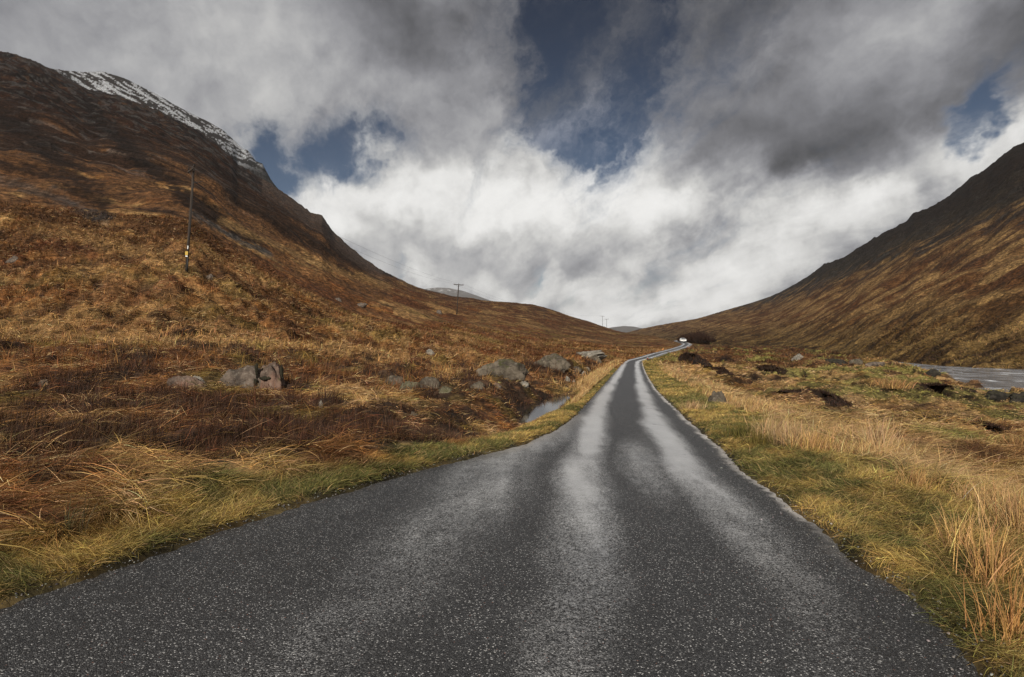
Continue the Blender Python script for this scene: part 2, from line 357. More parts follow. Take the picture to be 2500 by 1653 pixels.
    c = mixc(c, STRAW * .85, rt * sst(-.12, .28, fbm(x / 5, d / 4, 135, 4)) * .55); c = mixc(c, lerp(RUS, BRN, .5) * 1.2, rt * sst(.05, .3, fbm(x / 2.8, d / 1.9, 136, 4)) * sst(2.5, 5, e) * .75); c = mixc(c, lerp(RUS, BRN, sst(-.2, .3, n2)[:, None]), rt * heath * .85)
    c = mixc(c, GRN * 1.35 + OLI * .30, rt * sst(.0, .22, fbm(x / 9, d / 4.5, 132, 3) + .42 * sst(1850, 2200, px) * sst(23, 31, d) * (1 - sst(50, 60, d)) - .17) * .88)
    c = mixc(c, HEA, rt * sst(.2, .36, fbm(x / 3.2, d / 2.2, 133, 4)) * sst(3, 6, e) * .8)
    pk = fbm(x / 11 + 5, d / 6.5, 41, 3)
    c = mixc(c, PEAT, rt * sst(24, 34, d) * (px > 1640) * (d < 190) * np.exp(-((pk - .125) / .035) ** 2) * .9)
    # verges
    gv = (1 - sst(.5, 1.3, e + .7 * n2)) * left * (d < 60); gv2 = (1 - sst(1.6, 2.8, e + .8 * n2)) * (~left) * (d < 110)
    g = np.maximum(gv, gv2); gl = sst(-.25, .25, n1 * .7 + n4 * .6)
    c = mixc(c, lerp(GRN, GLD, gl[:, None]), g * .95)
    tall = (~left) * sst(1.7, 2.4, e + .6 * n2) * (1 - sst(3.0, 4.4, e + .6 * n2)) * (d < 70)
    c = mixc(c, STRAW * .9, tall * .7)
    # right mountain
    mr = o['mR']; st = fbm(x / 34 + .6 * n3, d / 7, 141, 5) * .8 + .5 * n3; st2 = fbm(x / 9 + .5 * n1, d / 1.7, 142, 4)
    mc = lerp(TAN * .78, BRN * 1.05, sst(-.5, .35, st + .3 * st2)[:, None])
    mc = mixc(mc, lerp(RUS, ORA * .5, .4), sst(-.1, .35, n3 + .3 * st) * .6)
    mc = mixc(mc, HEA * 1.5, sst(.15, .5, st2 * .5 + st * .6) * .6)
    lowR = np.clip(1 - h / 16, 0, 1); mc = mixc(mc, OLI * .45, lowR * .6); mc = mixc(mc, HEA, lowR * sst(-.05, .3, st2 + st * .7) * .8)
    hq = sst(27, 66, h + 24 * st); mc = mixc(mc, DGR * .38, hq * .92); mc = mixc(mc, DGR * 1.5, hq * sst(.2, .5, st2 + st * .5) * .5)  # cloud shadow over the upper slope, put into the colour
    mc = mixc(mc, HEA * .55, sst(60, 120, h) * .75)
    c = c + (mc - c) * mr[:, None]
    # snow on the shoulder behind
    bk = o['back']
    if bk.any():
        sn = .9 * fbm((px + 1.2 * py) / 80, (py - .56 * px) / 10, 151, 5) + .35 * gnoise(px / 5, py / 4, 152)
        c = np.where(bk[:, None], lerp(ROCK * .42, BRN * .5, sst(-.2, .3, n3)[:, None]), c)
        c = mixc(c, ROCK * .3, bk * .5); c = mixc(c, SNOW, bk * sst(.03, .2, sn + .08) * sst(690, 640, px) * sst(90, 190, px) * sst(475, 410, py))
        c = mixc(c, DGR * .6, bk * sst(380, 420, py) * .9)
    # river stones and wet peat at the water
    c = mixc(c, PEAT * 1.5, np.clip(o['wv'] * 1.6, 0, 1)); c = mixc(c, PEAT * 1.3, (o['pd'] < .16) * .9)
    if soil: c = lerp(c, PEAT * 1.6 + c * (.12 + .20 * sst(.1, .4, e))[:, None], (sst(55, 25, d) * lerp(.93, 1, sst(.0, .2, e)))[:, None])
    c = c * (1 + .22 * n4[:, None])
    return np.clip(c, .004, .9)

# ------------------------------------------------------------------ land mesh, a fan that starts behind the viewer
def build_land(nu, nd):
    BK = 3.0
    tt = np.linspace(0, 1, nd)
    # finer rows where the slopes rise
    ld = np.interp(tt, [0, .12, .50, .86, 1], np.log(np.array([1.0, 5.5, 38, 420, 1900])))
    dep = np.exp(ld) - BK
    uu = np.sinh(np.linspace(-1.35, 1.35, nu)) / np.sinh(1.35) * 1.32
    X = uu[None, :] * (dep[:, None] + BK); Dp = np.repeat(dep[:, None], nu, 1)
    x = X.ravel(); d = Dp.ravel()
    zs = np.empty(len(x)); cols = np.empty((len(x), 3)); cls = np.empty(len(x), np.int8)
    step = 200000
    for i in range(0, len(x), step):
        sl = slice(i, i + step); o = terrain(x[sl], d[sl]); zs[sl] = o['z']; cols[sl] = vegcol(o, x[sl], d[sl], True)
        k = np.zeros(len(o['z']), np.int8); k[(o['mL'] > .3)] = 1; k[(o['mL'] > .3) & (o['px'] > 1010)] = 2; k[(o['mR'] > .5)] = 3; k[o['back']] = 1
        k[d[sl] < 28] = 0; cls[sl] = k
    V = np.stack([x, d, zs + CAMZ], 1)
    idx = np.arange(nu * nd).reshape(nd, nu)
    Q = np.stack([idx[:-1, :-1], idx[:-1, 1:], idx[1:, 1:], idx[1:, :-1]], -1).reshape(-1, 4)
    qc = cls[Q[:, 0]]
    r = []
    for k, nm in enumerate(('ground', 'mountain', 'hill', 'mountain')):
        f = Q[qc == k]; used = np.unique(f); mp = np.full(nu * nd, -1, np.int32); mp[used] = np.arange(len(used))
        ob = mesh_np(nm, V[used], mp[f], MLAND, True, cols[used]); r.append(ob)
    return r
def land_material():
    m, t, s = material('moorland'); p = t.pos(); c = t.attr('Col', 'Color')
    ln = t.vm('LENGTH', p, None, 1)
    nearf = t.ss(30, 90, ln, 1, 0)
    a = t.noise(p, 9, 5, .65); b = t.noise(p, 1.3, 5, .65)
    st = t.noise(t.vm('MULTIPLY', p, (.5, 1.6, 3.0)), .9, 6, .7)
    k = t.m('MULTIPLY', t.ss(.25, .75, a, .55, 1.45), t.ss(.34, .66, b, .66, 1.36))
    k = t.m('MULTIPLY', k, t.ss(.34, .66, st, .5, 1.55))
    k = t.m('MULTIPLY', k, t.ss(.36, .64, t.noise(t.vm('MULTIPLY', p, (.12, .5, .5)), .8, 7, .72), .66, 1.36))
    col = t.vm('SCALE', c, k)
    h = t.m('ADD', t.m('MULTIPLY', t.noise(p, .55, 8, .68), 1.3), t.m('MULTIPLY', st, .9))
    bp = t.bump(h, 1.0, t.m('MULTIPLY', ln, .011))
    s(Base_Color=col, Roughness=.9, Normal=bp, Specular_IOR_Level=.15)
    return m
MLAND = land_material()
for _px, _py, _r in ((770, 1040, 2.5), (890, 1065, 1.7), (640, 1075, 1.5), (480, 990, 1.6), (700, 985, 1.2), (960, 985, .8), (250, 1000, 1.5), (120, 950, 1.6), (1080, 1010, .8), (1130, 1010, .7), (1215, 985, 1.0), (330, 1050, .8), (40, 1115, .75), (190, 1165, .5), (420, 1100, .5), (1290, 945, 1.6), (1400, 900, 2.2), (560, 1010, 1.2)):
    _p = hit(_px, _py); DARKSPOT.append((_p.x, _p.y, _r))
for _px, _py, _r in ((930, 985, 2.0), (1010, 1000, 1.5), (830, 955, 1.6), (1130, 1040, 1.0), (860, 845, 4.0), (1010, 850, 3.5), (350, 1120, 1.1), (560, 1120, 1.0)):
    _p = hit(_px, _py); LIGHTSPOT.append((_p.x, _p.y, _r))
land = build_land(NU, ND)
tag(land[0], 'rough moorland valley floor of dead grass, moss and heather beside the road', 'ground', kind='structure')
tag(land[1], 'steep brown mountainside with a snow dusted shoulder behind the tall pole', 'mountain', kind='structure')
tag(land[2], 'low brown heather hill where the pole line crosses the skyline', 'hill', kind='structure')
tag(land[3], 'dark mountain slope rising from the far bank of the river', 'mountain', kind='structure')

# ------------------------------------------------------------------ road surface
def build_road():
    dd = np.concatenate([np.linspace(-5.5, 1, 60, endpoint=False), np.exp(np.linspace(0, math.log(285), 1500))])
    nc = 150
    l, r = xL(dd), xR(dd)
    l0, r0 = l, r
    l = l + .10 * fbm(dd / .9, dd * 0, 201, 3) + .055 * fbm(dd / .13, dd * 0, 203, 3)
    r = r + .10 * fbm(dd / 1.0, dd * 0, 202, 3) + .055 * fbm(dd / .13, dd * 0, 204, 3)
    tt = np.linspace(0, 1, nc); tt = .5 + (tt - .5) * (1 + 0 * tt)
    X = l[:, None] + (r - l)[:, None] * tt[None]; Dp = np.repeat(dd[:, None], nc, 1)
    Z = zroad(Dp)
    nr_ = (1 - sst(6, 14, dd)) * .07
    X = X + (nr_[:, None] * tt[None]); r = r + nr_
    eL = X - l0[:, None]; eR = r0[:, None] - X; tL = X - l[:, None]; tR = r[:, None] - X
    sr = np.gradient(r0, dd); cr = 1 / np.sqrt(1 + sr * sr)[:, None]; eRp = eR * cr; eLp = eL * cr
    Z = Z + .035 * np.clip(1 - ((eRp - 1.55) / 1.6) ** 2, -.6, 1) - .03 - .035 * sst(.07, 0, np.minimum(tL, tR))
    # polished wheel paths, their wet sheen also put into the colour
    w = .50 + .1 * fbm(Dp / 7, X * 0, 211, 2); nz = fbm(X / .8, Dp / 7, 212, 4); nzf = fbm(X / .22, Dp / 1.8, 213, 3)
    q1 = np.interp(dd, [0, 5, 12, 30], [.62, .66, .85, .72])[:, None]; q2 = np.interp(dd, [0, 5, 12, 22, 60], [1.95, 2.05, 2.3, 2.42, 2.35])[:, None]
    p1 = np.exp(-np.abs((eRp - q1) / (w * .56)) ** 2.0); p2 = np.exp(-np.abs((eRp - q2) / (w * .60)) ** 2.0)
    # third, fainter path swinging into the lay-by
    q3 = np.interp(dd, [0, 4, 6, 9, 13], [3.2, 3.3, 3.3, 3.4, 2.5])[:, None]; p3 = np.exp(-((eRp - q3) / .6) ** 2) * sst(15, 10, Dp) * .5
    p4 = np.exp(-((eRp - 1.35) / .4) ** 2) * .35 * sst(4.5, 6.5, Dp) * sst(13, 8, Dp)
    wear_sheen = np.clip(np.maximum(np.maximum(p1, p2), np.maximum(p3, p4)) * (1 + .55 * nz + .35 * nzf) * lerp(.34, 1, sst(3.0, 8.5, Dp)), 0, 1)  # painted sheen dies away close to the viewer
    pale = np.exp(-np.abs((tR * cr - .05) / (.10 + .05 * nz)) ** 3) * sst(4.0, 6, Dp) * np.clip(.95 + 1.2 * fbm(Dp / 1.3, X * 0, 221, 3), 0, 1)
    pale = np.maximum(pale, .5 * np.exp(-(eLp / .3) ** 2) * sst(8, 10, Dp) * sst(17, 13, Dp))
    grit = np.clip(np.exp(-((np.minimum(tL, tR)) / .20) ** 2) * (1 + nz), 0, 1)
    n, k = X.shape; idx = np.arange(n * k).reshape(n, k)
    Q = np.stack([idx[:-1, :-1], idx[:-1, 1:], idx[1:, 1:], idx[1:, :-1]], -1).reshape(-1, 4)
    V = np.stack([X.ravel(), Dp.ravel(), Z.ravel() + CAMZ], 1)
    return mesh_np('road', V, Q, MROAD, True, attrs={'wear_sheen': wear_sheen.ravel(), 'pale': pale.ravel(), 'grit': grit.ravel()})
def road_material():
    m, t, s = material('chip_seal_asphalt'); p = t.pos()
    wear_sheen, pale, grit = t.attr('wear_sheen'), t.attr('pale'), t.attr('grit')
    ln = t.vm('LENGTH', p, None, 1)
    v = t.new('ShaderNodeTexVoronoi', feature='F1'); t.put(v.inputs['Vector'], p); t.put(v.inputs['Scale'], 130.0)
    sp = t.new('ShaderNodeSeparateColor'); t.l.new(v.outputs['Color'], sp.inputs[0]); r1, r2 = sp.outputs[0], sp.outputs[1]
    v2 = t.new('ShaderNodeTexVoronoi', feature='F1'); t.put(v2.inputs['Vector'], p); t.put(v2.inputs['Scale'], 80.0)
    sp2 = t.new('ShaderNodeSeparateColor'); t.l.new(v2.outputs['Color'], sp2.inputs[0])
    big = t.noise(p, 1.1, 5, .6); mid = t.noise(p, 14, 4, .6)
    wear_sheen0 = wear_sheen; gr = t.m('ADD', t.m('MULTIPLY', t.m('SUBTRACT', r1, .5), .55), t.m('MULTIPLY', t.m('SUBTRACT', t.noise(p, 38, 3, .6), .5), 1.1)); gr = t.m('ADD', gr, t.m('MULTIPLY', t.m('SUBTRACT', t.noise(p, 3.2, 5, .65), .5), .45))
    wear_sheen = t.m('MULTIPLY', t.ss(.08, 1.0, t.m('ADD', wear_sheen0, t.m('MULTIPLY', gr, t.ss(.02, .25, wear_sheen0)))), 1.0)
    base = t.mix(t.m('POWER', r1, 1.6), (.0022, .0023, .003), (.054, .0545, .057))
    base = t.mix(t.ss(.895, 1.0, r2), base, (.36, .358, .355))
    white = t.m('MULTIPLY', t.ss(.972, .985, sp2.outputs[0]), t.ss(.42, .30, v2.outputs['Distance']))
    base = t.mix(t.m('MULTIPLY', white, t.ss(0, 1, sp2.outputs[2], .15, .9)), base, (.58, .57, .54))
    red = t.m('MULTIPLY', t.ss(.986, .99, sp2.outputs[1]), t.ss(.45, .3, v2.outputs['Distance']))
    base = t.mix(red, base, (.16, .075, .055))
    base = t.mix(t.m('MULTIPLY', wear_sheen, t.ss(.2, .8, mid, .5, .98)), base, (.40, .397, .39))  # worn stone lightened further to carry the wet sky glare as colour
    base = t.mix(t.m('MULTIPLY', grit, t.ss(.45, .6, mid, .0, .5)), base, (.06, .045, .035))
    base = t.mix(t.m('MULTIPLY', pale, t.ss(.25, .55, mid, .35, 1)), base, (.50, .475, .455))
    k = t.ss(.25, .75, big, .75, 1.25); base = t.vm('SCALE', base, k)
    ro = t.m('SUBTRACT', t.m('ADD', .56, t.m('MULTIPLY', t.m('SUBTRACT', big, .5), .25)), t.m('MULTIPLY', wear_sheen, .25), clamp=True)
    ro = t.m('ADD', ro, t.m('MULTIPLY', pale, .3))
    h = t.m('ADD', t.m('MULTIPLY', v.outputs['Distance'], -1.0), t.m('MULTIPLY', mid, .5))
    bs = t.m('MULTIPLY', t.ss(0, 1, wear_sheen, .95, .45), t.ss(4, 26, ln, 1, .35))
    s(Coat_Weight=t.m('MULTIPLY', wear_sheen, t.ss(.25, .75, mid, .7, 1.0)), Coat_Roughness=.17, Coat_IOR=1.95)
    s(Base_Color=base, Roughness=ro, Normal=t.bump(h, bs, .011), Specular_IOR_Level=.55)
    return m
MROAD = road_material()
road = build_road()
tag(road, 'single track asphalt road with polished wheel paths, sheen painted in pale, running to the bend', 'road', kind='structure')
# ------------------------------------------------------------------ water
def sheet(name, P, z, mat, label, cat, n=60):
    P = np.array(P, float); lo, hi = P.min(0), P.max(0)
    gx = np.linspace(lo[0], hi[0], n); gy = np.linspace(lo[1], hi[1], n); X, Y = np.meshgrid(gx, gy)
    idx = np.arange(n * n).reshape(n, n); Q = np.stack([idx[:-1, :-1], idx[:-1, 1:], idx[1:, 1:], idx[1:, :-1]], -1).reshape(-1, 4)
    c = .25 * sum(np.stack([X.ravel(), Y.ravel()], 1)[Q[:, i]] for i in range(4))
    Q = Q[poly_dist(c[:, 0], c[:, 1], P) < 0]
    V = np.stack([X.ravel(), Y.ravel(), np.full(n * n, z + CAMZ)], 1)
    used = np.unique(Q); mp = np.zeros(n * n, int); mp[used] = np.arange(len(used))
    return tag(mesh_np(name, V[used], mp[Q], mat), label, cat, kind='structure')
def water_material(name, deep, rip, foam):
    m, t, s = material(name); p = t.pos()
    q = t.vm('MULTIPLY', p, (.55, 1.3, 1))
    h = t.m('ADD', t.noise(q, 1.4, 6, .65, .4), t.m('MULTIPLY', t.noise(q, 6, 4, .6), .35))
    if foam: h = t.m('ADD', h, t.m('MULTIPLY', t.noise(p, .32, 5, .6, .5), 2.6))
    col = deep if not foam else t.mix(t.ss(.35, .65, t.noise(t.vm('MULTIPLY', p, (.5, .3, 1)), .7, 5, .6)), tuple(v * .45 for v in deep), tuple(v * 1.25 for v in deep))
    deep = col
    ro = .06 if not foam else .2
    if foam:
        f = t.m('MULTIPLY', t.ss(.54, .68, t.noise(t.vm('MULTIPLY', p, (.42, .34, 1)), .9, 6, .66, .8)), t.ss(.40, .55, t.noise(p, .13, 2, .5)))
        col = t.mix(f, deep, (.75, .77, .80)); ro = t.m('ADD', .12, t.m('MULTIPLY', f, .6))
    s(Base_Color=col, Roughness=ro, Normal=t.bump(h, rip, .25 if foam else .01), IOR=1.33)
    return m
_pp = [(px, d) for px, d in ((2020, 116), (2100, 119), (2180, 98), (2300, 58), (2400, 50), (2500, 46), (2800, 44), (3300, 42), (3300, 74), (2800, 80), (2500, 84), (2400, 88), (2300, 93), (2180, 112), (2100, 131), (2020, 126))]
sheet('river', [((px - CX) / F * d, d) for px, d in _pp], RIVER_Z, water_material('river_water', (.20, .21, .23), 1.0, True), 'grey rippled river flowing along the foot of the right mountain', 'river', 160)
_pu = np.array(PUD); _pc = _pu.mean(0)
sheet('puddle', [tuple(_pc + (q - _pc) * 1.12) for q in _pu], PUD_Z, water_material('still_water', (.02, .019, .018), .08, False), 'pale reflecting pool of water in the ditch beside the road', 'puddle', 90)
# ------------------------------------------------------------------ far summits
def far_hill(name, prof, dist, depth, colf, label):
    nu, nv = 260, 60; pr = np.array(prof, float)
    px = np.linspace(pr[0, 0], pr[-1, 0], nu); py = np.interp(px, pr[:, 0], pr[:, 1])
    py = np.convolve(np.pad(py, 3, 'edge'), np.ones(7) / 7, 'valid')
    X = []; 
    for j in range(nv):
        t = j / (nv - 1); dj = dist + (t - 1) * depth if t <= 1 else dist
        h = ((CY - py) / F * dist); prof_h = h * (t ** .9) - 6 * (1 - t)
        z = prof_h + 16 * fbm(px / 9 + t * 3, t * 7 + px / 60, 301, 4) * np.sin(t * math.pi) * dist / 6000
        X.append(np.stack([(px - CX) / F * dist, np.full(nu, dj), z + CAMZ], 1))
    back = X[-1].copy(); back[:, 1] += depth; back[:, 2] = -20; X.append(back)
    V = np.concatenate(X); n = nv + 1; idx = np.arange(n * nu).reshape(n, nu)
    Q = np.stack([idx[:-1, :-1], idx[:-1, 1:], idx[1:, 1:], idx[1:, :-1]], -1).reshape(-1, 4)
    return tag(mesh_np(name, V, Q, colf), label, 'hill', kind='structure')
def summit_material(snow):
    m, t, s = material('far_summit_snowy' if snow else 'far_moor'); p = t.pos()
    n = t.noise(p, .012, 7, .65)
    c = t.mix(n, (.05, .047, .045), (.12, .105, .092))
    if snow:
        z = t.new('ShaderNodeSeparateXYZ'); t.l.new(p, z.inputs[0])
        c = t.mix(t.m('MULTIPLY', t.ss(.50, .66, t.noise(t.vm('MULTIPLY', p, (1, 1, 2.2)), .02, 7, .7)), t.ss(470, 580, z.outputs[2])), c, (.8, .81, .84))
    s(Base_Color=c, Roughness=.95, Specular_IOR_Level=.1)
    return m
far_hill('mountain', [(930, 745), (965, 724), (1000, 712), (1035, 706), (1065, 702), (1095, 703), (1130, 710), (1165, 722), (1195, 733), (1240, 752), (1300, 780)], 6400, 1800, summit_material(True), 'distant grey summit streaked with snow behind the second pole')
far_hill('hill', [(1450, 825), (1475, 803), (1495, 799), (1522, 796), (1545, 797), (1570, 802), (1600, 815), (1640, 828)], 5200, 1200, summit_material(False), 'small pale far hill closing the end of the valley')

# ------------------------------------------------------------------ blades of grass, twigs
def blade_material(name, transl=.25):
    m, t, s = material(name); c = t.attr('Col', 'Color')
    s(Base_Color=c, Roughness=.72, Specular_IOR_Level=.25)
    b = [n for n in t.n if n.type == 'BSDF_PRINCIPLED'][0]; o = [n for n in t.n if n.type == 'OUTPUT_MATERIAL'][0]
    tr = t.new('ShaderNodeBsdfTranslucent'); t.put(tr.inputs[0], c); mx = t.new('ShaderNodeMixShader'); mx.inputs[0].default_value = transl
    t.l.new(b.outputs[0], mx.inputs[1]); t.l.new(tr.outputs[0], mx.inputs[2]); t.l.new(mx.outputs[0], o.inputs[0])
    return m
MBLADE = blade_material('dead_grass'); MTWIG = blade_material('heather_twig', .08)
def blades(P, az, tilt, L, W, bend, col, seg=2, rng=RNG, curl=0.):
    """ribbons: root P, lean direction az, lean from upright tilt, length, width, droop"""
    N = len(P); h = np.stack([np.cos(az), np.sin(az), 0 * az], 1); up = np.array([0, 0, 1.])
    d0 = h * np.sin(tilt)[:, None] + up * np.cos(tilt)[:, None]
    side = np.cross(h, up); tw = rng.uniform(-1.2, 1.2, N)
    sidev = side * np.cos(tw)[:, None] + np.cross(d0, side) * np.sin(tw)[:, None]
    cu = (rng.normal(0, 1, N) * curl)[:, None] * side
    V = np.empty((N, (seg + 1) * 2, 3))
    for k in range(seg + 1):
        t = k / seg
        p = P + L[:, None] * (t * d0 + t * t * (bend[:, None] * (h * .5 - up * .75) + cu))
        w = W * (1 - t ** 1.6) * .5 + W * .07
        V[:, 2 * k] = p - sidev * w[:, None]; V[:, 2 * k + 1] = p + sidev * w[:, None]
    base = (np.arange(N) * (seg + 1) * 2)[:, None]
    Q = np.concatenate([base + np.array([2 * k, 2 * k + 1, 2 * k + 3, 2 * k + 2])[None] for k in range(seg)], 1).reshape(-1, 4)
    C = np.repeat(col, (seg + 1) * 2, 0)
    return V.reshape(-1, 3), Q, C
class Heap:
    def __init__(s): s.v = []; s.q = []; s.c = []; s.n = 0
    def add(s, V, Q, C): s.v.append(V); s.q.append(Q + s.n); s.c.append(C); s.n += len(V)
    def build(s, name, mat, parent=None):
        return mesh_np(name, np.concatenate(s.v), np.concatenate(s.q), mat, True, np.concatenate(s.c), parent)
def jit(c, rng, a=.35, hue=.10):
    k = np.exp(rng.normal(0, a, (len(c), 1))); return np.clip(c * k * (1 + rng.normal(0, hue, (len(c), 3)) * np.array([.5, .7, 1])), .003, .75)
grass, heath = Heap(), Heap()
def sow(n, d0, d1, pw, umax=1.12):
    v = RNG.random(n); a = 1 - pw; d = (d0 ** a + v * (d1 ** a - d0 ** a)) ** (1 / a)
    x = RNG.uniform(-umax, umax, n) * (d + 1.0); return x, d
def grow(n):
    x, d = sow(n, 1.2, 85, .72)
    sow_at(x, d)
def grow_verge(n):
    v = RNG.random(n); d = (1.0 ** .2 + v * (45 ** .2 - 1.0 ** .2)) ** 5; L = RNG.random(n) < .45
    w = np.where(L, .9, 2.3) * RNG.random(n); x = np.where(L, xL(d) - w * 1.1, xR(d) + w * 1.25); sow_at(x, d)
def sow_at(x, d):
    o = terrain(x, d); e = o['e']
    ok = (e > .03) & (o['pd'] > .03) & (o['wv'] < .3) & (o['mR'] < .4)
    ok &= RNG.random(len(e)) < np.where(e < .12, e / .12 + .1, 1)
    x, d = x[ok], d[ok]; o = {k: v[ok] for k, v in o.items()}
    e, side, z = o['e'], o['side'], o['z']
    g0 = fbm(x / .55, d / .45, 407, 2); ok = ~((side < 0) & (e > .9) & (d < 30) & (g0 < -.04) & (RNG.random(len(x)) < .85))
    x, d = x[ok], d[ok]; o = {k: v[ok] for k, v in o.items()}; e, side, z = o['e'], o['side'], o['z']; N = len(x)
    c = vegcol(o, x, d); lum = c @ np.array([.3, .6, .1])
    P = np.stack([x, d, z + CAMZ], 1)
    comb = fbm(x / 2.3, d / 2.3, 401, 3) * 4.2 + fbm(x / .5, d / .5, 402, 2) * 1.6
    tall_n = fbm(x / .55, d / .55, 403, 2)
    isH = (lum < .046) & (RNG.random(N) < .975 - .32 * sst(.12, .3, fbm(x / .9, d / .9, 408, 2)))
    cst = (lum < .046) & ~isH
    verge = (e < np.where(side < 0, np.where((d > 9) & (d < 19), 1.6, .95), 1.9) + .5 * tall_n) & (d < 70)
    tallR = (side > 0) & (e > 1.5) & (e < 3.5 + 1.2 * tall_n) & (d < 75) & (fbm(x / 1.3, d / 1.3, 404, 2) + .8 * tall_n > np.where(d < 14, .42, .28))
    tallL = (side < 0) & (e > .35) & (e < 1.25) & (d > 19.5) & (d < 80) & (o['pd'] > .5)
    az = comb + RNG.normal(0, 1.05, N); tilt = RNG.normal(1.28, .28, N); L = RNG.uniform(.12, .38, N) * np.where((d < 14) & (RNG.random(N) < .3), 1.6, 1.0); bend = RNG.uniform(.1, .7, N)
    lift = RNG.uniform(-.02, .10, N)
    W = np.maximum(.0046, .00066 * d) * RNG.uniform(.7, 1.4, N)
    cc = jit(c, RNG, .40)
    cc = cc * np.exp(.42 * fbm(x / .8, d / .8, 405, 3))[:, None]
    pst = .04 + .42 * sst(-.05, .35, fbm(x / 1.9, d / 1.9, 406, 3))
    cc = np.where(cst[:, None], jit(np.repeat(lerp(TAN, ORA, .6)[None] * .7, N, 0), RNG, .4), cc)
    s = RNG.random(N)
    cc = np.where(((s < pst) & ~isH & ~verge)[:, None], jit(np.repeat(lerp(STRAW, TAN, .25)[None] * 1.12, N, 0), RNG, .25), cc); cc = np.where(((s < .10) & verge)[:, None], jit(np.repeat(lerp(STRAW, GLD, .5)[None], N, 0), RNG, .25), cc)
    # rust band: many fine upright stalks
    upst = (side < 0) & (d > 17) & (s > .90); tilt = np.where(upst, RNG.normal(.2, .2, N), tilt); L = np.where(upst, RNG.uniform(.3, .6, N), L)
    # verge turf
    tilt = np.where(verge, RNG.normal(1.0, .32, N), tilt); L = np.where(verge, RNG.uniform(.04, .15, N), L); lift = np.where(verge, 0, lift)
    W = np.where(verge, np.maximum(.0028, .0006 * d) * RNG.uniform(.7, 1.3, N), W)
    # tall straw along the right verge and the ditch
    tr = tallR & (RNG.random(N) < .5)
    for msk, Lr, tl in ((tr, (.12, .38), .40), (tallL & (RNG.random(N) < .7), (.16, .40), .35)):
        tilt = np.where(msk, np.abs(RNG.normal(tl, .18, N)), tilt); L = np.where(msk, RNG.uniform(*Lr, N), L); bend = np.where(msk, RNG.uniform(.05, .35, N), bend)
        cc = np.where(msk[:, None], jit(np.repeat(lerp(STRAW, TAN, .8)[None] * .9, N, 0), RNG, .5), cc); lift = np.where(msk, 0, lift)
        az = np.where(msk, .3 + RNG.normal(0, 1.0, N), az); isH &= ~msk
    # heather and dead bracken: short twigs
    tilt = np.where(isH, np.abs(RNG.normal(.55, .35, N)), tilt); L = np.where(isH, RNG.uniform(.10, .30, N), L); bend = np.where(isH, RNG.normal(0, .3, N), bend)
    lift = np.where(isH, RNG.uniform(-.02, .04, N), lift)
    cc = np.where(isH[:, None], jit(lerp(c, RUS[None], .14), RNG, .5), cc)
    P[:, 2] += lift; L = L * (1 + d / 140) * np.where((side > 0) & (d > 20) & (o['px'] > 1850), .5, 1) * np.where((side < 0) & (e < 4) & (d > 11) & (d < 28), .55, 1)
    for msk, H in ((~isH, grass), (isH, heath)):
        nr = msk & (d < 9); fr = msk & (d >= 9)
        for q, sg in ((nr, 3), (fr, 2)):
            if q.any(): H.add(*blades(P[q], az[q], tilt[q], L[q], W[q], bend[q], cc[q], sg, curl=.12))
grow(NGRASS); grow_verge(NVERGE)
def grow_far(n):                       # tussocks on the slopes farther off
    x, d = sow(n, 60, 150, .9, 1.05)
    o = terrain(x, d); ok = (o['e'] > .3) & (o['wv'] < .2) & (o['hgt'] < 30 - 24 * sst(75, 100, d)) & (o['px'] < 2700) & ((o['side'] > 0) | (d < 95) | (o['px'] > 960))
    x, d = x[ok], d[ok]; o = {k: v[ok] for k, v in o.items()}; N = len(x)
    c = vegcol(o, x, d); lum = c @ np.array([.3, .6, .1]); isH = lum < .04
    P = np.stack([x, d, o['z'] + CAMZ - .03], 1)
    az = fbm(x / 9, d / 9, 411, 2) * 5 + RNG.normal(0, .9, N)
    col = jit(c, RNG, .30)
    for q, H in ((~isH, grass), (isH, heath)):
        k = q.sum()
        if k: H.add(*blades(P[q], az[q], np.abs(RNG.normal(.75, .3, k)), RNG.uniform(.3, .7, k) * (.7 + d[q] / 200), .0011 * d[q] * RNG.uniform(.6, 1.3, k), RNG.uniform(.2, .8, k), col[q], 2))
grow_far(NFAR)
tag(grass.build('grass', MBLADE), 'matted dead tan and orange grass with green verges covering the valley floor', 'grass', kind='stuff')
tag(heath.build('heather', MTWIG), 'dark rusty heather and dead bracken twigs among the grass', 'heather', kind='stuff')

